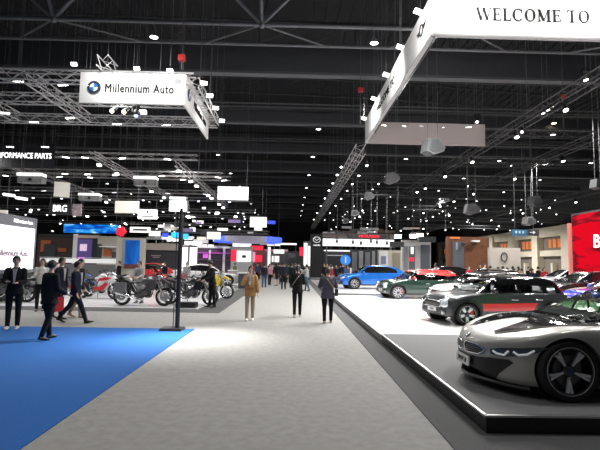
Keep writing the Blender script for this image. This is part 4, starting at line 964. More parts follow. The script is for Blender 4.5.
# big white screen at far left, facing the aisle
X = -11.0; r = thing('led_screen', 'large white glowing screen with purple dealer name at the far left, beside the motorcycles', 'led screen', (X, 17.5, 0))
MB().box((-.2, -.6, 2.25), (.4, 5.4, 2.3)).build('cabinet', mat('screen_frame', (.22, .23, .26), .5), r)
MB().box((.02, -.65, 2.1), (.04, 5.1, 1.7)).build('display', SCRW, r)
text('Millennium Auto', .34, mat('purple_lettering', (.18, .01, .11), .5), r, (.05, .48, 1.88), (PI/2, 0, PI/2), .01, .008, width=2.1)
text('Millennium Auto', .2, WLET, r, (.01, 1.1, 3.18), (PI/2, 0, PI/2), .02, .004, width=1.3)
MB().box((-.3, -.6, .575), (.5, 5.2, 1.05)).build('base', CHAR, r)

booth('booth_wall', 'dark booth wall with orange and brown panels right of the big white screen', 'booth', [('wall', 38, 236, 73, 262, 0, .3, BROWN), ('panel', 41, 240, 50, 252, -.08, .06, ORANGE), ('sloping_panel', 44, 244, 55, 258, -.15, .06, CHAR), ('poster', 58, 248, 66, 252, -.08, .05, ORANGE), ('light_strip', 50, 247.5, 55, 249, -.1, .05, LITW), ('fascia', 38, 234, 73, 236.5, -.1, .2, CHAR)], 33)
booth('booth_screen', 'dark purple screen between a white post and beige shelves', 'screen', [('wall', 76, 234, 98, 260, 0, .3, CHAR), ('display', 77, 239, 91, 258.5, -.08, .06, PURP), ('logo_panel', 80, 244, 86.5, 251, -.12, .04, mat('lilac_logo', (.7, .5, .65), .5, emit=.7)), ('post', 73.5, 234, 75.5, 262, -.2, .2, WHITE), ('light_strip', 78, 257, 84, 259, -.14, .04, MAG), ('fascia', 76, 235, 98, 238.5, -.12, .2, mat('peach_fascia', (.6, .45, .4), .6))], 32)
booth('booth_wall', 'beige booth wall with shelves and an orange poster behind the white counter', 'booth', [('wall', 98, 236, 118, 262, 0, .3, BEIGE), ('poster', 103.5, 249, 111, 256, -.08, .05, ORANGE), ('shelf', 99, 246, 117, 247.2, -.4, .4, WHITE), ('shelf', 112, 252, 117.5, 258, -.2, .2, CHAR), ('door', 97.5, 244, 101, 259, -.06, .05, CHAR)], 31.5)
booth('reception_counter', 'long white counter band behind the suited men', 'counter', [('counter', 40, 258, 117, 263.5, 0, .8, mat('lit_counter', (.8, .8, .8), .5, emit=.55)), ('plinth', 42, 263.5, 115, 272, .1, .6, MGREY), ('top', 39.5, 257.2, 117.5, 258.2, -.06, .92, STWHITE)], 28)
booth('totem', 'beige totem wall carrying a tall blue poster', 'totem', [('wall', 117, 237.5, 142, 275, 0, .5, BEIGE), ('poster', 124, 240, 138.5, 268, -.06, .05, BPOST), ('poster_foot', 124, 264, 138.5, 268.5, -.08, .04, mat('maroon_strip', (.16, .05, .05), .5)), ('frame', 122.5, 239, 124, 268.5, -.08, .06, GREYP2)], 26.5)
r = booth('booth_wall', 'dark booth wall in a beige frame behind the motorcycles', 'booth', [('wall', 142, 250, 179, 274, 0, .3, CHAR), ('fascia', 141, 243, 180, 250.5, -.15, .6, BEIGE), ('side_wall', 141, 250, 144.5, 274, -.12, .5, BEIGE)], 37.5)
MB().box((.1, -.01, 2.1), (.8, .02, .05)).build('mark', mat('pale_lettering', (.5, .42, .44), .5, emit=.15), r); MB().box((.1, -.01, 1.97), (.55, .02, .05)).build('mark', MATS['pale_lettering'], r)
booth('led_screen', 'bright white screen right of the lamp post', 'led screen', [('display', 182.5, 247, 196, 268, 0, .2, SCRW), ('post', 188, 246, 189, 270, -.1, .08, GREYP2), ('frame', 182, 245.5, 196.5, 247.2, -.05, .3, CHAR)], 38)
booth('display_shelf', 'dark booth with magenta glowing shelves left of the aisle', 'booth', [('wall', 197, 248, 230, 272, 0, .3, mat('plum_panel', (.08, .05, .08), .6)), ('shelf', 198, 252.5, 229, 253.5, -.3, .3, MAG), ('shelf', 198, 259.5, 229, 260.3, -.3, .3, GREYP2), ('post', 209, 250, 210, 272, -.2, .2, WHITE), ('post', 223, 248, 224.5, 272, -.2, .2, WHITE), ('screen', 203, 253.8, 208, 258, -.12, .06, MAG), ('screen', 213, 255, 220, 258, -.12, .06, CHAR), ('fascia', 197, 246, 230, 248.5, -.1, .4, WHITE)], 48)
booth('led_screen', 'red and white screen wall beyond the left booths', 'led screen', [('wall', 230, 246.5, 252, 272, 0, .3, WHITE), ('red_display', 231, 250, 236.5, 261, -.08, .06, REDG), ('white_display', 237, 251, 250.5, 261.5, -.08, .06, SCRW), ('logo_panel', 242, 255, 246, 258, -.12, .04, CHAR)], 56)
booth('led_screen', 'small red screen under a red fascia right of the white screen wall', 'led screen', [('wall', 252, 250, 265, 272, 0, .3, mat('rose_wall', (.5, .2, .22), .6)), ('fascia', 250, 245.5, 263, 250, -.2, .5, REDG), ('red_display', 255, 255, 262, 262, -.08, .06, REDG), ('white_display', 252.3, 252, 255, 262, -.08, .06, PINK)], 60)
booth('booth_wall', 'pale far booth with a glowing post at the left end of the aisle', 'booth', [('wall', 265, 252, 288, 272, 0, .3, mat('far_grey_wall', (.25, .24, .26), .6)), ('post', 268, 247, 270, 272, -.2, .3, LITW), ('screen', 272, 256, 279, 262, -.1, .06, LITW), ('fascia', 264, 249, 288, 252, -.2, .4, mat('rose_fascia', (.6, .35, .4), .5, emit=.3))], 74)
booth('booth_wall', 'low grey booth at the far end of the aisle', 'booth', [('wall', 283, 251, 303, 268, 0, .3, GREYP2), ('screen', 286, 253, 296, 258, -.1, .06, mat('dim_screen', (.3, .3, .33), .5, emit=.15))], 95)
booth('booth_wall', 'white lit display columns left of the black tower', 'booth', [('wall', 303.5, 241, 311, 274, 0, .4, GREYP2), ('light_strip', 304, 243, 307, 266, -.08, .06, LITW), ('light_strip', 308, 246, 310.5, 266, -.08, .06, LITW), ('red_panel', 299.5, 247, 303, 256, -.1, .1, REDG)], 57)
# black tower with winged oval emblem
Yt = 50; p = A(310.8, 234, Yt); q = A(322.3, 277, Yt); r = thing('sign_tower', 'tall black tower with a silver winged oval emblem at the stage edge', 'sign tower', ((p.x+q.x)/2, Yt, .0)); wt_ = q.x-p.x; ht = p.z
MB().box((0, .4, ht/2), (wt_, .8, ht)).build('tower_body', mat('tower_black', (.008, .008, .009), .4), r)
e = MB(); 
def oval(b, rx, rz_, t, cz): 
    n = 28; a_ = [(rx*math.cos(2*PI*i/n), cz+rz_*math.sin(2*PI*i/n)) for i in range(n+1)]; c_ = [((rx-t)*math.cos(2*PI*i/n), cz+(rz_-t)*math.sin(2*PI*i/n)) for i in range(n+1)]; b.prism(a_+c_[::-1], -.05, 0)
oval(e, .42, .34, .06, ht-.62); e.build('oval_emblem', mat('emblem_silver', (.85, .85, .85), .3, emit=.5), r)
e = MB().tube([(-.36, -.03, ht-.52), (-.15, -.03, ht-.56), (0, -.03, ht-.74), (.15, -.03, ht-.56), (.36, -.03, ht-.52)], .035, 6); e.build('wing_emblem', MATS['emblem_silver'], r)
text('mazda', .3, MATS['emblem_silver'], r, (0, -.02, ht-1.22), (PI/2, 0, 0), .02, .01, width=.75)
# white lit ring band and red lettered sign over the right booths
booth('light_band', 'broad band of white light over the booths right of the tower', 'light', [('band', 323, 238.5, 394, 247, 0, .5, mat('white_band_light', (.9, .9, .92), .5, emit=1.5)), ('upper_band', 322, 233, 396, 238.5, .3, .4, mat('rose_beige_band', (.42, .33, .3), .6)), ('post', 326, 247, 327, 275, .2, .2, GREYP2), ('post', 390, 247, 391, 275, .2, .2, GREYP2)], 60)
r = booth('hanging_sign', 'long black hanging sign with glowing red lettering', 'sign', [('panel', 347.5, 234, 390, 239, 0, .3, mat('sign_black', (.02, .02, .02), .5))], 46)
pz = A(369, 236.6, 46); text('MITSUBISHI', .42, REDG, r, (0, -.02, pz.z), (PI/2, 0, 0), .02, .012, width=2.1)
for x in (-1.8, 1.8): MB().cyl((x, .15, pz.z+.2), (x, .15, 18.83), .016, n=4).build('suspension_cable', CABLE, r)
for k, px in enumerate((337, 353, 361, 371, 377, 387)):
    o = lamp('par', A(px, 243+(k % 3), 44), 'black lamp silhouetted against the white light band', 'lamps in front of the white light band', (-.2, 0, 0), LENSD, 1.0, wire=True)
o = booth('booth_wall', 'dark booth row under the white light band', 'booth', [('wall', 323, 249, 388, 275, 0, .3, mat('far_dark_wall', (.07, .07, .08), .6)), ('curtain', 352, 252, 357, 272, -.2, .15, GREYP2), ('curtain', 359, 251, 363, 272, -.2, .15, mat('pale_curtain', (.45, .45, .46), .7)), ('curtain', 365, 252, 370, 272, -.2, .15, GREYP2), ('curtain', 372, 251, 375, 272, -.2, .15, MATS['pale_curtain']), ('shelf_light', 324, 250, 350, 251.5, -.2, .15, LITW), ('shelf_light', 326, 255, 346, 256, -.2, .15, mat('soft_light', (.6, .6, .62), .5, emit=.5))], 62)
q = A(345.5, 260, 44); r = thing('round_sign', 'round blue sign standing among the crowd behind the blue crossover', 'sign', q)
MB().lathe([(0, -.04), (.50, -.04), (.50, .04), (0, .04)], 28, Matrix.Rotation(PI/2, 4, 'X')).build('disc', mat('sign_blue', (.02, .22, .75), .4, emit=.4), r)
MB().box((0, -.06, 0), (.12, .02, .62)).build('mark', WHITE, r); MB().cyl((0, .02, -.45), (0, .02, -q.z), .04, n=8).build('post', GREYP2, r)
booth('booth_wall', 'white block and beige wall just right of the blue crossover roof', 'booth', [('wall', 378, 250, 403, 272, 0, .4, BEIGE), ('white_block', 379, 251, 388, 270, -.3, .25, WHITE), ('picture', 381, 256, 386, 264, -.34, .04, mat('photo_panel', (.2, .25, .4), .5)), ('recess', 393, 253, 400, 270, -.05, .04, mat('tan_recess', (.3, .26, .2), .7))], 52)
r = booth('booth_wall', 'tall booth with grey and white curtain panels and a red emblem', 'booth', [('wall', 402, 240, 431, 274, 0, .4, mat('pale_booth', (.6, .58, .58), .6)), ('panel', 403.5, 246, 408, 270, -.15, .12, GREYP2), ('panel', 409.5, 246, 415, 270, -.15, .12, mat('slate_panel', (.13, .15, .18), .6)), ('panel', 421, 245, 430, 270, -.15, .12, MATS['slate_panel']), ('red_emblem', 409.5, 257.5, 414, 261.5, -.25, .08, REDG), ('poster', 411, 247, 413.5, 254, -.2, .04, LITW)], 42)
for px, w__ in ((398, 1), (413, 1), (420, 1)):
    lamp('flood', A(px, 235.5+rnd.uniform(0, 2), 41), 'very bright floodlight over the curtained booth', 'bright floods over the curtained booth', (-1.1, 0, 0), LENS, 1.3, wire=True)
r = booth('hanging_screen', 'dark boxy truss cover above the curtained booth', 'panel', [('box', 391, 241.5, 404, 247, 0, .6, CHAR), ('box', 419, 236.5, 436, 242, .1, .6, CHAR)], 40)
for px in (397, 428): MB().cyl((A(px, 238, 40).x-r.location.x, .3, A(px, 240, 40).z), (A(px, 238, 40).x-r.location.x, .3, 18.83), .02, n=4).build('suspension_cable', CABLE, r)
r = booth('booth_wall', 'big brown wooden booth wall with a dark grey panel', 'booth', [('wall', 447.5, 236.5, 488.5, 276, 0, .5, WOOD), ('panel', 452.5, 241.5, 464, 273, -.15, .12, mat('slate_dark', (.09, .10, .12), .5)), ('bracket', 473, 240, 480, 242, -.5, .5, WHITE), ('bracket', 463, 243, 467, 244.5, -.5, .5, CHAR), ('light_strip', 450, 237, 460, 238.6, -.06, .05, mat('orange_glow', (.8, .2, .05), .5, emit=.6)), ('side_wall', 488.5, 237, 489.6, 276, .3, 3, BROWN)], 36)
text('FORD', .45, LITW, r, (-1.05, -.17, 3.35), (PI/2, 0, 0), .02, width=.3) if False else None
MB().box((-1.0, -.17, 3.3), (.16, .03, .6)).build('emblem', GREYP2, r)
r = booth('booth_wall', 'broad pale beige booth wall with a dark round emblem', 'booth', [('wall', 489.8, 247.5, 521, 276, 0, .4, mat('pale_beige', (.58, .52, .46), .6)), ('wall', 512.5, 247.8, 521, 276, .5, .4, BEIGE)], 34)
e = MB(); oval(e, .26, .36, .07, 0); pz = A(504.5, 257, 33.9); e.xf(Matrix.Translation((pz.x-r.location.x, -.02, pz.z))); e.build('emblem', CHAR, r)
r = booth('direction_sign', 'blue and dark overhead direction sign with a white arrow', 'sign', [('panel', 512, 229.5, 527.5, 236, 0, .12, mat('sign_teal', (.05, .16, .28), .5, emit=.15)), ('arrow_panel', 527.7, 229, 539, 235.8, 0, .12, CHAR)], 33)
pz = A(533, 232.4, 32.95); ax = pz.x-r.location.x
MB().prism([(ax-.22, pz.z-.03), (ax+.02, pz.z-.03), (ax+.02, pz.z-.14), (ax+.22, pz.z), (ax+.02, pz.z+.14), (ax+.02, pz.z+.03), (ax-.22, pz.z+.03)], -.03, -.005).build('arrow', WHITE, r)
for i in range(3): MB().box((A(516+3.5*i, 232, 33).x-r.location.x, -.02, pz.z), (.12, .02, .18)).build('symbol', mat('pale_symbol', (.5, .65, .7), .5, emit=.2), r)
for x in (-.8, .6): MB().cyl((x, .06, pz.z+.2), (x, .06, 18.83), .02, n=4).build('suspension_cable', CABLE, r)
# red screen on the right
RLED = led('red_led', (.85, .005, .02), (.13, .01, .015), (1, .35, 1.5), .4, c3=(.85, .01, .03), emit=.95, lo=.47, hi=.56)
X = 15.6; r = thing('led_screen', 'huge red screen with a white letter at the right edge, facing the aisle', 'led screen', (X, 18.6, 0))
MB().box((.25, 0, 2.35), (.5, 12.2, 4.7)).build('cabinet', CHAR, r); MB().box((-.02, 0, 2.55), (.04, 12.0, 4.1)).build('display', RLED, r)
text('BE', .95, WLET, r, (-.05, 3.8, 3.05), (PI/2, 0, -PI/2), .02, .03)
MB().box((.1, 6.2, 2.6), (.5, .12, 3.2)).build('edge_panel', mat('pink_edge', (.5, .15, .13), .5, emit=.3), r)
# tall lamp on the blue carpet
pb = G(177, 330.5); r = thing('light_stand', 'black lighting pole with a glowing white lamp head on the corner of the blue carpet', 'floor lamp', (pb.x, pb.y, .012))
MB().box((-.12, 0, .03), (.55, .45, .06), tap=(.9, .9)).build('base_plate', BLACK, r)
MB().cyl((0, 0, .05), (.0, 0, 3.0), .055, n=14).build('pole', BLACK, r, True)
h = MB().box((-.1, .05, 3.07), (.46, .12, .30)).box((-.1, .02, 3.27), (.44, .14, .05)); h.build('lamp_head', mat('lamp_housing', (.35, .35, .34), .5), r)
MB().box((-.1, -.02, 3.06), (.40, .03, .25)).build('lamp_panel', mat('pole_lamp_glow', (1, 1, .97), .4, emit=6), r)
MB().box((-.1, -.06, 3.255), (.40, .05, .05)).build('lamp_strip', mat('pole_lamp_soft', (1, 1, .97), .4, emit=2), r)
MB().tube([(-.1, 0, .06), (-.1, 0, 2.9), (-.02, 0, 3.0)], .012, 5).build('cable', BLACK, r)
for dx, t in ((.15, (pb.x+.7, pb.y-1.1, 0)), (-.1, (pb.x-1.2, pb.y-2.0, 0))):
    aim(area((pb.x+dx, pb.y-.12, 3.15), 160/LP*(.42 if dx > 0 else .2), .3, spread=1.2), t)
# black box counter, cable box
booth('display_counter', 'black box counter with pale top on the left of the aisle', 'counter', [('counter', 238.5, 273.5, 247, 288.5, 0, .8, CHAR), ('top', 237.5, 272.3, 247.5, 273.6, -.05, .9, WHITE)], 29.4)
booth('display_counter', 'small pale counter left of the black box counter', 'counter', [('counter', 228, 271, 236.5, 286.5, 0, .6, mat('warm_grey', (.4, .38, .35), .6)), ('top', 227.5, 270, 237, 271, -.05, .7, WHITE)], 33)

# ------------------------------------------------------------------ motorcycles on the platform
def make_bike(label, tank, kind='tour', loc=(0, 0, 0), rz=0.0, seatm=None, panniers=False, s=1.0):
    r = thing('motorcycle', label, 'motorcycle', loc, rz, scale=s)
    R = .33; S = Matrix.Rotation(PI/2, 4, 'X')
    for x, nm in ((-.76, 'rear'), (.80, 'front')):
        w_ = .075 if nm == 'rear' else .06
        t = MB().lathe([(R-.085, -w_*.7), (R-.03, -w_), (R, -w_*.35), (R, w_*.35), (R-.03, w_), (R-.085, w_*.7), (R-.085, -w_*.7)], 32, S).build('wheel', RUBBER, r, True); t.location = (x, 0, R)
        m = MB().lathe([(R-.10, -.04), (R-.083, -.045), (R-.083, .045), (R-.10, .04), (R-.10, -.04)], 32, S)
        for i in range(14 if kind == 'tour' else 7):
            a = 2*PI*i/(14 if kind == 'tour' else 7); m.cyl((.03*math.cos(a+.3), .02*(-1)**i, .03*math.sin(a+.3)), ((R-.09)*math.cos(a), 0, (R-.09)*math.sin(a)), .006 if kind == 'tour' else .016, n=4)
        m.cyl((0, -.06, 0), (0, .06, 0), .035, n=12); o = m.build('rim', CHROME if kind == 'tour' else GLOSSB, t, True)
        MB().lathe([(.06, -.004), (.15, -.004), (.15, .004), (.06, .004), (.06, -.004)], 24, S).build('brake_disc', STEEL, t).location = (0, -.065, 0)
    # frame and swing arm
    f = MB()
    for y in (-.11, .11): f.tube([(-.76, y, R), (-.25, y, .42), (.0, y*1.2, .50), (.42, y*.6, .92)], .026, 6).tube([(-.2, y, .45), (-.42, y, .80), (-.85, y*.8, .92)], .017, 6).tube([(.42, y*.4, .90), (.30, y*1.2, .40), (-.15, y*1.2, .26)], .02, 6)
    f.cyl((-.35, 0, .5), (-.45, 0, .8), .035, n=8); f.build('frame', BLACK, r, True)
    e = MB().box((.08, 0, .45), (.42, .26, .30), tap=(.85, .8)).box((-.14, 0, .42), (.26, .22, .22))
    for sd in (1, -1):
        if kind == 'tour': e.cyl((.14, sd*.12, .46), (.14, sd*.34, .48), .095, .075, 12)
        else: e.cyl((.05, sd*.12, .42), (.05, sd*.20, .42), .11, n=14)
    for i in range(4): e.box((.16, 0, .60+.025*i), (.24, .27, .010))
    e.build('engine', mat('engine_metal', (.22, .22, .23), .4, .6), r)
    # tank, seat, tail
    tk = MB(); rings = []
    for x, hw, zb, zt in ((-.12, .10, .80, .90), (.0, .15, .76, .98), (.16, .19, .74, 1.06), (.32, .20, .74, 1.07), (.44, .16, .78, 1.02), (.52, .09, .84, .96)):
        rings.append([(x, hw*math.cos(2*PI*i/14), (zb+zt)/2+(zt-zb)/2*math.sin(2*PI*i/14)) for i in range(14)])
    tk.loft(rings); tk.build('fuel_tank', tank, r, True)
    sh = .0 if kind != 'cruise' else -.10
    MB().loft([[(x, hw*math.cos(2*PI*i/12), z+.05*math.sin(2*PI*i/12)) for i in range(12)] for x, hw, z in ((-.08, .10, .86+sh), (-.22, .15, .84+sh), (-.42, .17, .85+sh), (-.55, .15, .90+sh), (-.80, .13, .93+sh), (-.88, .09, .93+sh))]).build('seat', seatm or BLACK, r, True)
    tl = MB().prism([(-.55, .80), (-.95, .90), (-1.02, .96), (-.9, .95), (-.5, .88)], -.10, .10); tl.box((-1.0, 0, .74), (.03, .16, .12), (0, .3, 0)); tl.build('tail', tank if kind == 'sport' else BLACK, r)
    MB().box((-1.02, 0, .93), (.03, .14, .05)).build('tail_lamp', mat('tail_lamp', (.4, .01, .01), .2, coat=1), r)
    # fork, mudguard, bars
    fk = MB()
    for y in (-.10, .10): fk.cyl((.80, y, R), (.62, y, .72), .032, n=8).cyl((.62, y, .72), (.46, y, 1.06), .024, n=8)
    fk.box((.49, 0, 1.03), (.12, .26, .03), (0, .45, 0)).box((.58, 0, .84), (.12, .26, .03), (0, .45, 0)); fk.build('fork', mat('fork_metal', (.3, .3, .31), .3, .7) if kind != 'tour' else STEEL, r, True)
    MB().prism(arc(.80, R, R+.05, 40, 150, 10)+arc(.80, R, R+.035, 150, 40, 10), -.06, .06).build('front_mudguard', tank if kind != 'tour' else BLACK, r)
    MB().prism(arc(-.76, R, R+.06, 60, 170, 10)+arc(-.76, R, R+.045, 170, 60, 10), -.07, .07).build('rear_mudguard', BLACK, r)
    hz = 1.14 if kind == 'tour' else (.98 if kind == 'sport' else 1.12)
    hb_ = MB().tube([(.22, -.40, hz-.02), (.30, -.32, hz), (.44, -.12, hz-.03), (.46, 0, hz-.06), (.44, .12, hz-.03), (.30, .32, hz), (.22, .40, hz-.02)], .013, 6); hb_.build('handlebar', BLACK, r, True)
    for sd in (1, -1):
        MB().tube([(.28, sd*.32, hz), (.33, sd*.36, hz+.14)], .008, 5).ell((.33, sd*.38, hz+.17), (.02, .06, .04), 10, 6).build('mirror', BLACK, r, True)
        MB().cyl((.20, sd*.44, hz-.03), (.27, sd*.35, hz-.01), .019, n=8).build('grip', RUBBER, r, True)
    if kind == 'tour':
        MB().prism([(.50, 1.02), (.66, .90), (.98, .84), (.80, .95), (.64, 1.04), (.54, 1.12)], -.09, .09).build('beak', tank, r)
        MB().box((.62, 0, 1.02), (.10, .24, .15), (0, .3, 0)).build('headlamp', mat('headlamp_glass', (.75, .8, .85), .08, .3, coat=1), r)
        MB().loft([[(.56, -.14, 1.08), (.56, .14, 1.08), (.55, .14, 1.08), (.55, -.14, 1.08)], [(.47, -.17, 1.25), (.47, .17, 1.25), (.46, .17, 1.25), (.46, -.17, 1.25)], [(.38, -.13, 1.42), (.38, .13, 1.42), (.37, .13, 1.42), (.37, -.13, 1.42)]]).build('windscreen', glass('screen_glass', (.6, .6, .62)), r)
        for sd in (1, -1): MB().prism([(.20, .62), (.46, .56), (.56, .80), (.50, .95), (.30, .90)], sd*.16, sd*.22).build('side_fairing', tank, r)
    elif kind == 'sport':
        rings = []
        for x, hw, zb, zt in ((.10, .20, .34, .80), (.35, .22, .36, .95), (.58, .19, .55, 1.04), (.78, .12, .74, .98), (.88, .05, .82, .90)):
            rings.append([(x, hw*.9*math.cos(2*PI*i/12), (zb+zt)/2+(zt-zb)/2*math.sin(2*PI*i/12)) for i in range(12)])
        MB().loft(rings).build('fairing', tank, r, True)
        MB().loft([[(.74, .13*math.cos(a), .98+.03*math.sin(a)) for a in (0, PI/4, PI/2, 3*PI/4, PI)], [(.50, .15*math.cos(a), 1.06+.12*math.sin(a)) for a in (0, PI/4, PI/2, 3*PI/4, PI)]], cap=False).build('windscreen', glass('screen_glass', (.6, .6, .62)), r)
        for sd in (1, -1): MB().box((.86, sd*.07, .86), (.04, .08, .04), (0, .5, sd*.4)).build('headlamp', mat('headlamp_glass', (.75, .8, .85), .08, .3, coat=1), r)
        for sd in (1, -1):
            MB().prism([(-.05, .36), (.42, .38), (.62, .66), (.50, .70), (.20, .50), (.0, .52)], sd*.19, sd*.235).build('side_panel', ACC[0] if sd > 0 else ACC[1], r); MB().prism([(.10, .74), (.56, .80), (.80, .90), (.50, .93), (.2, .86)], sd*.185, sd*.225).build('side_panel', ACC[1] if tank is not RDP else BLACK, r)
    else:
        MB().lathe([(0, -.1), (.09, -.06), (.11, 0), (.11, .03), (0, .03)], 18, Matrix.Translation((.66, 0, .96)) @ Matrix.Rotation(PI/2, 4, 'Y')).build('headlamp', CHROME, r, True)
    ex = MB().tube([(.14, -.16, .34), (.0, -.2, .22), (-.3, -.2, .26), (-.45, -.2, .36)], .024, 8).cyl((-.42, -.2, .34), (-.92, -.22, .50 if kind != 'cruise' else .36), .055, .06, 12)
    ex.build('exhaust', CHROME if kind != 'sport' else STEEL, r, True)
    MB().tube([(-.1, .13, .25), (-.2, .26, .02)], .012, 5).build('side_stand', BLACK, r)
    if panniers:
        for sd in (1, -1): 
            p_ = MB().box((-.72, sd*.30, .66), (.42, .18, .30), tap=(.92, 1)).box((-.72, sd*.30, .82), (.40, .19, .03)); p_.build('pannier', mat('pannier_aluminium', (.36, .37, .38), .35, .6), r)
        MB().box((-.82, 0, .99), (.3, .22, .02)).tube([(-.95, -.12, 1.0), (-.6, -.12, 1.0), (-.6, .12, 1.0), (-.95, .12, 1.0)], .012, 5).build('luggage_rack', BLACK, r)
    return r
YELP = paint('yellow_paint', (.65, .48, .03)); BLKP = paint('black_bike_paint', (.012, .012, .014)); WHTP = paint('white_bike_paint', (.7, .7, .72)); RDP = paint('red_bike_paint', (.55, .02, .02)); BLP = paint('blue_bike_paint', (.02, .08, .42)); SLP = paint('silver_bike_paint', (.10, .105, .115), .3); ACC = [paint('team_blue', (.02, .06, .4)), paint('team_red', (.5, .02, .03))]
def gx(px, Y): return A(px, 290, Y).x
PZ = .05
make_bike('large silver and black touring motorcycle with aluminium panniers, left of the lamp post', SLP, 'tour', (gx(143, 16.75), 16.75, PZ), -.05, panniers=True)
make_bike('long black motorcycle just right of the lamp post, beside the man in black', BLKP, 'tour', (gx(190, 17.4), 17.4, PZ), -.12)
make_bike('yellow and black motorcycle at the right end of the platform', YELP, 'tour', (gx(210, 20.6), 20.6, PZ), -.2)
make_bike('white, blue and red sport motorcycle behind the striding man in the suit', WHTP, 'sport', (gx(98, 19.4), 19.4, PZ), -.25)
make_bike('blue sport motorcycle further left behind the suited men', BLP, 'sport', (gx(74, 20.6), 20.6, PZ), -.3)
make_bike('black motorcycle partly hidden behind the woman in the white blouse', BLKP, 'tour', (gx(34, 17.6), 17.6, PZ), -.2)
make_bike('black motorcycle at the left edge behind the bearded man', BLKP, 'cruise', (gx(4, 17.2), 17.2, PZ), .15)
make_bike('white sport motorcycle in the second row behind the silver touring motorcycle', WHTP, 'sport', (gx(114, 22.3), 22.3, PZ), PI-.4)
make_bike('red motorcycle in the second row, left of the lamp post', RDP, 'sport', (gx(150, 22.6), 22.6, PZ), -.3)
make_bike('dark red motorcycle in the second row behind the long black one', paint('dark_red_paint', (.3, .01, .01)), 'cruise', (gx(178, 23.2), 23.2, PZ), -.5)
MB_ = MB().box((0, 0, .09), (.7, .5, .18)); tag(MB_.build('platform_box', BLACK), 'low black box on the platform under the long black motorcycle', 'box').location = (gx(188, 16.5), 16.4, PZ)

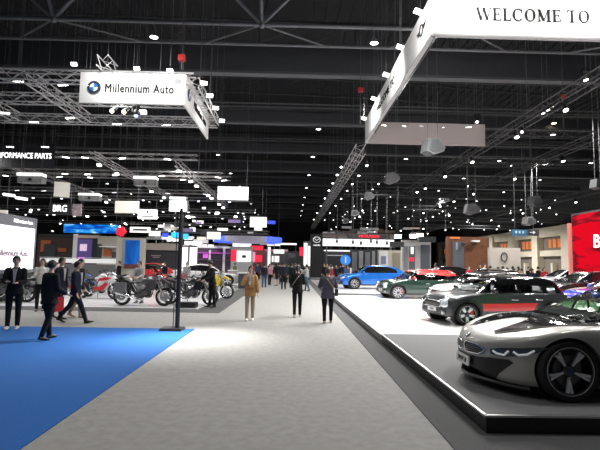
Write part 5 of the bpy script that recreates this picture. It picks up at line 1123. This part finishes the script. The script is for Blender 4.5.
# ------------------------------------------------------------------ people
SKIN = mat('skin', (.62, .39, .28), .55); HAIRM = mat('black_hair', (.012, .010, .010), .5); FACE = mat('face_dark', (.02, .015, .015), .4); LIP = mat('lips', (.35, .10, .09), .5)
WR = []
def cloth(name, c, r=.9): return mat('cloth_'+name, c, r, spec=.2, noise=.08, nscale=25)
def person(label, X, Y, rz, h, topc, botc, z0=0.0, legs=((.1, .05), (-.1, .05)), arms=((.05, .15, .1), (.05, .15, .1)), hair='short', top='jacket', bottom='trousers', shoec=None, head=(0, 0), lean=0.0, near=False, skin=SKIN, extra=None, group=None, w=1.0, shirt=None, sole=None):
    """facing local -y. legs: (swing forward, knee bend); arms: (swing forward, elbow bend, outward)"""
    H = h/1.75
    V = Vector
    hip = V((0, 0, .93*H)); sw = .163*H*w
    def rotx(v, a): return V((v.x, v.y*math.cos(a)-v.z*math.sin(a), v.y*math.sin(a)+v.z*math.cos(a)))
    feet = []; L = []
    for sd, (a, k) in zip((-1, 1), legs):
        hp = hip+V((sd*.095*H*w, 0, 0)); kn = hp+rotx(V((0, 0, -.43*H)), -a); an = kn+rotx(V((0, 0, -.42*H)), -a+k); fd = rotx(V((0, -1, 0)), (-a+k)*.6)
        L.append((hp, kn, an, fd)); feet.append(an.z-.075*H)
    dz = -min(feet); 
    for i in range(2): L[i] = tuple([q+V((0, 0, dz)) for q in L[i][:3]]+[L[i][3]])
    hip.z += dz
    def T(x, y, z):      # torso point, leaning
        v = rotx(V((x, y, z)), -(-lean)); return hip+v
    sh = [T(sd*sw, 0, .475*H) for sd in (-1, 1)]; neck = T(0, .005, .54*H); hd = T(0, -.02, .70*H)
    Aj = []
    for i, (sd, (a, e, o)) in enumerate(zip((-1, 1), arms)):
        d = rotx(V((sd*math.sin(o), 0, -math.cos(o))), -a-lean*0); el = sh[i]+d*.29*H
        d2 = rotx(V((sd*math.sin(o)*(.3) if e < 1 else -sd*.45, 0, -math.cos(o))), -a-e).normalized(); wr_ = el+d2*.25*H; Aj.append((sh[i], el, wr_, d2))
    b = MB(); n = 10
    for hp, kn, an, fd in L:
        b.tube([hp+V((0, 0, .03)), hp.lerp(kn, .5), kn, kn.lerp(an, .35), an], [.078*H*w, .07*H*w, .052*H, .052*H, .036*H], n)
        b.tube([an+V((0, .035*H, -.02)), an+fd*.06*H+V((0, 0, -.035*H)), an+fd*.16*H+V((0, 0, -.05*H))], [.036*H, .036*H, .025*H], 8)
    def ring(z, rx, ry, dy=0, k=14): return [T(rx*H*w*math.cos(2*PI*i/k), (dy+ry*w*math.sin(2*PI*i/k))*H, z*H) for i in range(k)]
    b.loft([ring(-.09, .11, .09), ring(0, .155, .105), ring(.14, .135, .095), ring(.32, .155, .105), ring(.42, .155, .10), ring(.47, .125, .085), ring(.51, .08, .065), ring(.55, .055, .055)])
    b.tube([neck-V((0, 0, .05*H)), neck+(hd-neck)*.5], [.055*H, .05*H], n)
    hm = b.mark()
    R = Matrix.Translation(hd) @ Euler((head[0], 0, head[1])).to_matrix().to_4x4()
    b.ell((0, 0, .0), (.077*H, .092*H, .106*H), 16, 12); b.ell((0, -.035*H, -.062*H), (.048*H, .048*H, .045*H), 12, 8)
    b.box((0, -.092*H, -.008*H), (.022*H, .035*H, .045*H), (.3, 0, 0), tap=(.5, .5))
    for sd in (1, -1): b.ell((sd*.073*H, .005*H, -.01*H), (.012*H, .02*H, .03*H), 8, 6)
    b.xf(R, hm)
    # hands with five fingers
    for i, (s_, el, wr_, d2) in enumerate(Aj):
        sd = (-1, 1)[i]
        b.tube([s_, s_.lerp(el, .5), el, el.lerp(wr_, .4), wr_], [.046*H, .042*H, .036*H, .036*H, .026*H], n)
        u, v = basis(d2); pm = wr_+d2*.05*H
        b.tube([wr_, pm, wr_+d2*.095*H], [(.028*H, .018*H), (.036*H, .016*H), (.034*H, .014*H)], 8)
        for k in range(4):
            st_ = wr_+d2*.085*H+u*((k-1.5)*.018*H); ln = (.055, .07, .066, .05)[k]*H; b.tube([st_, st_+d2*ln*.55, st_+d2*ln*.9-v*ln*.35], [.0095*H, .009*H, .007*H], 6)
        b.tube([wr_+d2*.03*H+u*.028*H, wr_+d2*.06*H+u*.055*H, wr_+d2*.085*H+u*.055*H], [.012*H, .011*H, .008*H], 6)
    o = b.build('person', skin, None, True, 80); tag(o, label, 'person', group)
    rm = o.modifiers.new('one_surface', 'REMESH'); rm.mode = 'VOXEL'; rm.voxel_size = .0085 if near else .022; rm.use_smooth_shade = True
    # face
    if near:
        F = MB(); 
        for sd in (1, -1): F.ell((sd*.028*H, -.083*H, .012*H), (.011*H, .006*H, .006*H), 8, 6); F.box((sd*.028*H, -.088*H, .030*H), (.03*H, .008*H, .006*H))
        F.xf(R); F.build('eyes', FACE, o, True); M_ = MB().box((0, -.086*H, -.055*H), (.04*H, .01*H, .010*H)); M_.xf(R); M_.build('mouth', LIP, o)
    # hair
    hb = MB(); m0 = hb.mark()
    nu, nv = 18, 9; rings = []
    low = {'short': -.5, 'bun': -.62, 'ponytail': -.62, 'bob': -.93, 'long': -.93}[hair]
    for j in range(nv+1):
        t = (j/nv); rg = []
        for i in range(nu):
            a = 2*PI*i/nu; front = max(0, -math.sin(a)); lim = low*(1-front)+.50*front
            z = 1-(1-lim)*t; rr = math.sqrt(max(0.02, 1-min(1, z*z)))
            rg.append((.089*H*rr*math.cos(a), .010*H+.105*H*rr*math.sin(a), .120*H*z))
        rings.append(rg)
    hb.loft(rings)
    if hair in ('long',): hb.tube([(0, .045*H, .0), (0, .08*H, -.12*H), (0, .095*H, -.22*H), (0, .10*H, -.34*H)], [(.075*H, .05*H), (.085*H, .045*H), (.08*H, .035*H), (.05*H, .02*H)], 10)
    if hair == 'ponytail': hb.ell((0, .10*H, .02*H), .03*H, 8, 6).tube([(0, .10*H, .02*H), (0, .14*H, -.06*H), (0, .13*H, -.2*H)], [.028*H, .03*H, .01*H], 8)
    if hair == 'bun': hb.ell((0, .10*H, .05*H), .042*H, 10, 8)
    hb.xf(R, m0); hb.build('hair', HAIRM, o, True, 80)
    # top
    tm = topc; g = .022*H if top in ('jacket', 'coat') else .012*H
    tb = MB(); gg = g/H
    zlow = {'jacket': -.10, 'coat': -.15, 'shirt': -.04, 'dress': -.04}[top]
    fl_ = .03 if top in ('jacket', 'coat') else .01
    rg = [ring(zlow, .155+gg+fl_, .115+gg+fl_*.7), ring(0, .155+gg, .11+gg), ring(.14, .137+gg, .098+gg), ring(.32, .16+gg, .108+gg), ring(.42, .160+gg, .100+gg), ring(.465, .140+gg, .088+gg), ring(.505, .085+gg*.7, .068+gg*.5), ring(.54, .060, .058)]
    tb.loft(rg); sl = 1.0 if top != 'dress' else .35
    for s_, el, wr_, d2 in Aj:
        e2 = wr_-d2*.012*H
        tb.ell(s_-V((0, 0, .012*H)), (.046*H+g, .044*H+g, .048*H+g), 10, 8)
        if sl == 1: tb.tube([s_, s_.lerp(el, .5), el, el.lerp(e2, .5), e2], [.052*H+g, .047*H+g, .042*H+g, .038*H+g, .034*H+g*.7], n)
        else: tb.tube([s_, s_.lerp(el, .6)], [.052*H+g, .05*H+g], n)
    t_ = tb.build('jacket' if top in ('jacket', 'coat') else ('dress' if top == 'dress' else 'shirt'), tm, o, True, 80)
    if near: q = t_.modifiers.new('one_surface', 'REMESH'); q.mode = 'VOXEL'; q.voxel_size = .014; q.use_smooth_shade = True
    if shirt is not None:
        sb = MB(); sb.loft([[T(x*H, -.118*H*w-.025*H, z*H) for x, z in ((-.012-.03*k, .16+.34*k), (.012+.03*k, .16+.34*k))]+[T(x*H, -.09*H*w-.034*H+(.05*H*k), z*H) for x, z in ((.012+.03*k, .16+.34*k), (-.012-.03*k, .16+.34*k))] for k in (0, .5, .85, 1)]); sb.build('shirt_front', shirt, o)
    # bottom
    if bottom == 'trousers':
        pb_ = MB().loft([ring(-.14, .10, .09), ring(-.10, .15, .112), ring(-.03, .163, .118), ring(.04, .152, .112)])
        for hp, kn, an, fd in L:
            pb_.tube([hp+V((0, 0, .02)), hp.lerp(kn, .5), kn, kn.lerp(an, .5), an+V((0, 0, -.01))], [.092*H*w, .084*H*w, .068*H, .060*H, .050*H], n)
        p_ = pb_.build('trousers', botc, o, True, 80)
        if near: q = p_.modifiers.new('one_surface', 'REMESH'); q.mode = 'VOXEL'; q.voxel_size = .014; q.use_smooth_shade = True
    else:
        MB().loft([ring(-.42, .17, .15), ring(-.2, .175, .14), ring(-.03, .163, .118), ring(.04, .152, .112)]).build('skirt', botc, o, True, 80)
    for hp, kn, an, fd in L:
        s_ = MB().tube([an+V((0, .045*H, -.030*H)), an+fd*.05*H+V((0, 0, -.035*H)), an+fd*.13*H+V((0, 0, -.050*H)), an+fd*.19*H+V((0, 0, -.055*H))], [.042*H, (.046*H, .043*H), (.044*H, .028*H), (.026*H, .02*H)], 10)
        k_ = s_.build('shoe', shoec or BLACK, o, True, 80)
        if sole is not None: MB().tube([an+V((0, .045*H, -.062*H)), an+fd*.18*H+V((0, 0, -.066*H))], [(.042*H, .012*H), (.036*H, .010*H)], 8).build('shoe_sole', sole, k_)
    WR[:] = [Matrix.Translation((X, Y, z0)) @ Matrix.Rotation(rz, 4, 'Z') @ (q[2]+q[3]*.07*H) for q in Aj]
    o.location = (X, Y, z0); o.rotation_euler = (0, 0, rz)
    o['kneez'] = 0.0; del o['kneez']
    return o
BLK = cloth('black', (.012, .012, .013)); NAVY = cloth('navy', (.016, .020, .035)); TAN = cloth('tan', (.46, .28, .12)); KHAKI = cloth('khaki', (.42, .34, .26)); PLUM = cloth('plum_grey', (.075, .068, .095)); WHT = cloth('white', (.7, .69, .66)); GRY = cloth('grey', (.32, .33, .34)); DENIM = cloth('denim', (.05, .09, .18)); RED = cloth('red', (.4, .03, .04)); OLIVE = cloth('olive', (.25, .25, .12))
WSHOE = mat('white_shoe', (.75, .74, .7), .5); LSH = mat('pale_leather', (.55, .42, .3), .5)
def bag(o, name, label, cat, build):
    r = thing(name, label, cat, o.location, o.rotation_euler.z); build(r); return r

# woman in the tan coat, facing the camera
tan_geo = {}
def ex_tan(o, T, H, w, Aj, R, ring): tan_geo['T'] = T
p = G(249.5, 320.5)
o = person('woman in a tan coat and beige trousers facing the camera with a lanyard', p.x, p.y, .05, 1.62, TAN, KHAKI, legs=((.16, .05), (-.08, .1)), arms=((.3, 2.3, .35), (.0, .15, .25)), hair='long', top='coat', shoec=WSHOE, near=True, shirt=WHT, w=.92)
p_ = o
def bb(r):
    MB().box((-.02, -.22, .90), (.27, .10, .17), tap=(.94, 1)).build('bag_body', mat('tan_leather', (.42, .19, .07), .45), r)
    MB().tube([(-.14, -.20, .97), (-.17, -.15, 1.2), (-.08, -.12, 1.40)], .009, 5).build('strap', MATS['tan_leather'], r)
    MB().box((-.02, -.275, .94), (.25, .01, .07)).build('bag_flap', mat('tan_leather_dark', (.3, .12, .04), .45), r)
bag(o, 'shoulder_bag', 'brown leather shoulder bag worn by the woman in the tan coat', 'bag', bb)
def lb(r): MB().tube([(-.07, -.14, 1.34), (-.01, -.165, 1.16), (.06, -.14, 1.34)], .008, 5).build('neck_strap', mat('lanyard_blue', (.05, .1, .4), .5), r); MB().box((-.01, -.17, 1.10), (.07, .008, .10)).build('pass_card', WHITE, r)
bag(o, 'lanyard', 'blue lanyard with a white pass on the woman in the tan coat', 'lanyard', lb)
# centre woman in black seen from the back
p = G(297, 317)
o = person('woman all in black walking away along the middle of the aisle with a bag strap', p.x+.0, p.y, PI, 1.66, BLK, BLK, legs=((.12, .1), (-.14, .12)), arms=((.2, 1.3, .2), (.2, 1.3, .2)), hair='ponytail', top='jacket', shoec=WSHOE, near=True, w=.97)
def bb2(r):
    MB().box((.05, -.21, .98), (.34, .09, .15), (0, .1, 0), tap=(.9, 1)).build('bag_body', mat('charcoal_fabric', (.03, .03, .035), .7), r)
    MB().tube([(-.14, -.05, 1.40), (.0, .165, 1.25), (.14, .15, 1.05), (.16, -.1, 1.0)], .012, 5).build('strap', mat('grey_strap', (.25, .24, .23), .6), r)
b2 = bag(o, 'crossbody_bag', 'dark waist bag on the woman in black in the middle of the aisle', 'bag', bb2)
# right woman in plum top
p = G(327.5, 323)
o = person('woman in a dark plum top and black trousers seen from behind near the car stage', p.x, p.y, PI, 1.60, PLUM, BLK, legs=((.1, .02), (-.1, .02)), arms=((.25, 1.6, .3), (.25, 1.5, .25)), hair='bun', top='coat', shoec=LSH, near=True, w=1.14)
o.children[2].name = 'coat' if len(o.children) > 2 else ''
def bb3(r): MB().tube([(.13, -.05, 1.36), (.0, .19, 1.22), (-.16, .16, .98)], .010, 5).build('strap', mat('tan_strap', (.3, .2, .12), .6), r); MB().box((-.24, .06, .88), (.08, .24, .2)).build('bag_body', MATS['charcoal_fabric'], r)
bag(o, 'shoulder_bag', 'small bag on a thin strap across the back of the woman in the plum top', 'bag', bb3)
# bearded man standing on the blue carpet edge
p = G(12, 329.0)
o = person('man in a black suit and white sneakers standing with hands together at the far left', p.x, p.y, .35, 1.77, BLK, BLK, z0=.0, legs=((.05, .0), (-.04, .0)), arms=((.25, 1.35, .15), (.2, 1.3, .12)), hair='short', top='jacket', shoec=WSHOE, head=(.12, .1), near=True, shirt=mat('cloth_pale_shirt', (.5, .48, .46), .8))
# woman in black from behind with red bag
p = G(47, 340)
o = person('person in a loose black jacket walking on the blue carpet seen from behind', p.x, p.y, PI-.5, 1.68, BLK, BLK, z0=.012, legs=((-.12, .25), (.14, .02)), arms=((.15, .9, .1), (-.05, .1, .12)), hair='short', top='coat', near=True, w=1.04)
# striding man in navy suit
p = G(77, 323)
o = person('man in a dark navy suit striding to the right with long steps', p.x-.08, p.y, PI/2+.05, 1.74, NAVY, NAVY, legs=((.48, .12), (-.42, .28)), arms=((.12, .2, .08), (-.15, .2, .1)), hair='short', top='jacket', near=True, shirt=mat('cloth_pale_shirt', (.5, .48, .46), .8))
p = G(48, 319); p = Vector((o.location.x-.62, o.location.y+.15, 0))
def bb4(r):
    MB().box((0, 0, .62), (.30, .12, .40), tap=(1.06, .8)).build('bag_body', RED, r); MB().tube([(-.1, 0, .80), (-.06, 0, 1.0), (.06, 0, 1.0), (.1, 0, .80)], .01, 5).build('handle', RED, r)

p = G(61, 318)
o = person('man in a navy suit walking just behind the striding man', p.x+.02, 13.1, PI/2-.3, 1.78, NAVY, NAVY, legs=((.25, .1), (-.25, .3)), arms=((.1, .3, .08), (-.1, .3, .08)), hair='short', top='jacket', near=True, shirt=mat('cloth_pale_shirt', (.5, .48, .46), .8))
hw_ = min(WR, key=lambda q: q.y)
rb_ = thing('tote_bag', 'dark red bag held low between the person in black and the striding man', 'bag', (hw_.x, hw_.y, hw_.z-1.0), PI/2-.3); bb4(rb_)
p = G(88, 318)
o = person('person in a dark jacket and tan trousers walking behind the striding man', gx(79, 13.5), 13.5, PI/2, 1.74, BLK, KHAKI, legs=((.2, .1), (-.2, .3)), arms=((.1, .3, .08), (-.1, .3, .08)), hair='short', top='jacket', near=True, shoec=LSH)
o = person('woman in a white blouse and black trousers standing by the motorcycles', gx(41, 15.0), 15.0, .4, 1.72, WHT, BLK, legs=((.03, .0), (-.03, .0)), arms=((.3, 1.6, .1), (.1, .3, .12)), hair='long', top='shirt', near=True, shoec=BLACK)
# people among the motorcycles
o = person('man in a grey shirt standing behind the silver touring motorcycle', gx(140, 17.75), 17.75, -.3, 1.66, GRY, GRY, z0=.05, legs=((.05, 0), (-.05, 0)), arms=((.4, .9, .15), (.4, .9, .15)), hair='short', top='shirt', lean=.15, near=True)
o = person('man in a black jacket looking down at the long black motorcycle', gx(212, 16.55), 16.55, -PI/2+.5, 1.72, BLK, BLK, z0=.05, legs=((.05, 0), (-.1, 0)), arms=((.4, .7, .1), (.3, .8, .1)), hair='short', top='jacket', head=(.5, 0), lean=.12, near=True)
for px, Y, c, lab in ((164, 26.5, BLK, 'person in black behind the second row of motorcycles'), (186, 27.0, GRY, 'person in grey between the lamp post and the white saloon car'), (58, 24.8, WHT, 'person in white far behind the walking men'), (200, 34.5, NAVY, 'person in navy behind the white saloon car'), (118, 26.0, BLK, 'person in black in front of the beige totem wall')):
    person(lab, gx(px, Y), Y, rnd.uniform(-1, 1), 1.66, c, BLK, z0=.05 if Y < 25.5 else 0, hair=rnd.choice(('short', 'long')), top='shirt')
# crowd down the aisle
CR = [(306.5, 291, 1.66, GRY, DENIM, 'woman in a grey top and jeans raising a phone beside the car stage', 'ponytail', PI+1.2, ((.9, 1.5, .1), (.9, 1.4, .1)), 'trousers'),
 (283.5, 289.5, 1.78, NAVY, BLK, 'tall man in dark clothes just left of the central woman, walking away', 'short', PI, None, 'trousers'),
 (291.5, 287.5, 1.70, BLK, BLK, 'person in black walking directly ahead of the central woman', 'short', PI, None, 'trousers'),
 (276, 286, 1.74, BLK, BLK, 'woman in a black dress with bare legs in the aisle crowd', 'long', PI+.2, None, 'skirt'),
 (264, 287.5, 1.66, NAVY, DENIM, 'person in a navy top and blue jeans at the left of the aisle crowd', 'short', PI, None, 'trousers'),
 (269.5, 285, 1.62, cloth('rose', (.5, .25, .28)), BLK, 'woman in a pink top in the aisle crowd', 'long', .3, None, 'trousers'),
 (281, 284, 1.68, BLK, NAVY, 'man in black behind the tall man in the aisle crowd', 'short', PI, None, 'trousers'),
 (288, 283, 1.70, cloth('dark_green', (.03, .06, .05)), BLK, 'person in dark green in the aisle crowd', 'short', PI, None, 'trousers'),
 (299.5, 283.5, 1.70, NAVY, BLK, 'person in navy to the right of the central woman, far ahead', 'short', PI, None, 'trousers'),
 (303, 281, 1.60, BLK, GRY, 'person in black with grey trousers near the white lit columns', 'bob', PI, None, 'trousers')]
for px, py, h, tc, bc, lab, hr, rz, ar, bt in CR:
    p = G(px, py); person(lab, p.x, p.y, rz, h, tc, bc, hair=hr, top='shirt', bottom=bt, arms=ar or ((.1, .3, .1), (-.1, .3, .1)), legs=((.18, .1), (-.18, .15)))
def scat(n, x0, x1, y0, y1, z, lab, grp, hmin=1.55, hmax=1.78):
    """far crowd members; one figure of each kind, then copies"""
    cs = [BLK, NAVY, GRY, WHT, DENIM, BLK, RED, OLIVE, BLK, NAVY]; pts = []
    for k in range(n):
        for _ in range(30):
            Y = rnd.uniform(y0, y1); X = gx(rnd.uniform(x0, x1), Y)
            if all((X-a)**2+(Y-c)**2 > .5 for a, c in pts): break
        pts.append((X, Y)); key = k % len(PROTO)
        o = copy_tree(PROTO[key]); relabel(o, lab, grp); o.location = (X, Y, z); o.rotation_euler = (0, 0, rnd.choice((0, PI))+rnd.uniform(-.9, .9)); s_ = rnd.uniform(hmin, hmax)/1.7; o.scale = (s_, s_, s_)
        c1 = rnd.choice(cs); c2 = rnd.choice((BLK, NAVY, DENIM, GRY))
        for ch in o.children:
            if ch.name.startswith(('shirt', 'jacket')): ch.material_slots[0].link = 'OBJECT'; ch.material_slots[0].material = c1
            if ch.name.startswith(('trousers', 'skirt')): ch.material_slots[0].link = 'OBJECT'; ch.material_slots[0].material = c2
PROTO = [person('person in a black top at the far end of the aisle crowd, farthest left', gx(258, 46), 46, PI, 1.7, BLK, BLK, top='shirt', hair='short'),
 person('person in white at the far end of the aisle', gx(272, 52), 52, .3, 1.7, WHT, NAVY, top='shirt', hair='long', legs=((.2, .1), (-.2, .1))),
 person('person in navy at the far end of the aisle', gx(294, 50), 50, PI, 1.7, NAVY, BLK, top='jacket', hair='short', legs=((.15, .1), (-.2, .1)))]
scat(26, 252, 303, 38, 72, 0, 'distant visitor in the crowd filling the far aisle', 'distant visitors in the far aisle')
scat(16, 324, 350, 36, 46, .0, 'visitor in the crowd between the black tower and the blue crossover', 'visitors right of the black tower')
scat(22, 484, 547, 30.2, 33.3, .0, 'visitor in the crowd in front of the beige hall wall', 'visitors in front of the beige hall wall', 1.6, 1.8)
scat(8, 428, 486, 29.5, 34, .152, 'visitor standing behind the green hatchback on the right', 'visitors behind the green hatchback')
scat(8, 150, 250, 38.6, 47, .0, 'distant visitor among the left booths', 'distant visitors among the left booths')
person('small person in a yellow top seen through the windows of the grey hatchback', gx(485, 14.6), 14.6, .2, 1.25, cloth('yellow', (.55, .6, .08)), BLK, z0=.172, top='shirt')
person('visitor in orange in front of the beige hall wall', gx(515, 29.6), 29.6, .4, 1.62, cloth('orange', (.6, .25, .12)), BLK, z0=.0, top='shirt', hair='long')

# ------------------------------------------------------------------ distant booth frames and lit strips that fill the far left
FM = [LITW, mat('dim_white_fascia', (.6, .6, .62), .6, emit=.25), mat('pale_grey_fascia', (.4, .4, .42), .6), PINK, mat('lilac_fascia', (.4, .3, .6), .5, emit=.4), LITW, MATS['soft_light'] if 'soft_light' in MATS else LITW]
for k in range(34):
    Y = rnd.uniform(62, 100); px = rnd.uniform(140, 290); py = rnd.uniform(239, 256) if px > 180 else rnd.uniform(237, 243); wpx = rnd.uniform(7, 20); c = A(px, py, Y); w_ = wpx*Y/FPX
    r = thing('distant_booth_frame', 'distant pale booth frame and lit strip beyond the left booths', 'booth', (c.x, Y, 0), 0, 'distant booth frames at left')
    MB().box((0, 0, c.z), (w_, .4, rnd.uniform(.2, .6))).build('fascia', rnd.choice(FM), r)
    for s in (-1, 1): MB().box((s*w_*.45, .1, c.z/2), (.12, .12, c.z)).build('post', GREYP2, r)
for k in range(12):
    Y = rnd.uniform(66, 100); px = rnd.uniform(322, 395); py = rnd.uniform(229, 237); wpx = rnd.uniform(8, 22); c = A(px, py, Y); w_ = wpx*Y/FPX
    r = thing('distant_booth_frame', 'distant rosy booth frame above the white light band on the right', 'booth', (c.x, Y, 0), 0, 'distant booth frames at right')
    MB().box((0, 0, c.z), (w_, .4, rnd.uniform(.2, .5))).build('fascia', rnd.choice([MATS['rose_beige_band'], FM[1], FM[2]]), r)
    for s in (-1, 1): MB().box((s*w_*.45, .1, c.z/2), (.12, .12, c.z)).build('post', GREYP2, r)
for k in range(6):
    Y = 82+6*k; truss((-40, Y, 7.2+.3*(k % 3)), (-4.5, Y, 7.2+.3*(k % 3)), ('bottom', 'lower', 'low', 'middle', 'upper', 'last')[k]+' one of the thin far trusses stacked over the distant left booths', m=TRUSSM, cables=3, w=.6, r=.05, seg=1.6)
for k in range(22):
    px = rnd.uniform(150, 272); py = rnd.uniform(221, 240); Y = rnd.uniform(50, 80); q = A(px, py, Y); w_ = rnd.uniform(5, 15)*Y/FPX; h_ = rnd.uniform(1.5, 4.5)*Y/FPX
    r = thing('distant_sign', 'small distant hanging sign glowing over the left booths', 'sign', q, 0, 'distant hanging signs at left')
    MB().box((0, 0, 0), (w_, .2, h_)).build('panel', rnd.choice([LITW, FM[1], FM[2], LITW, FM[4], CREAM, MATS['blue_glow'], LITW]), r); MB().cyl((0, 0, h_/2), (0, 0, 18.83-q.z), .02, n=4).build('suspension_cable', CABLE, r)
for k in range(10):
    px = rnd.uniform(326, 440); py = rnd.uniform(226, 236); Y = rnd.uniform(50, 80); q = A(px, py, Y); w_ = rnd.uniform(4, 12)*Y/FPX; h_ = rnd.uniform(1.5, 3)*Y/FPX
    r = thing('distant_sign', 'small distant hanging panel over the right booths', 'sign', q, 0, 'distant hanging panels at right')
    MB().box((0, 0, 0), (w_, .2, h_)).build('panel', rnd.choice([FM[1], FM[2], MATS['rose_beige_band'], CHAR]), r); MB().cyl((0, 0, h_/2), (0, 0, 18.83-q.z), .02, n=4).build('suspension_cable', CABLE, r)
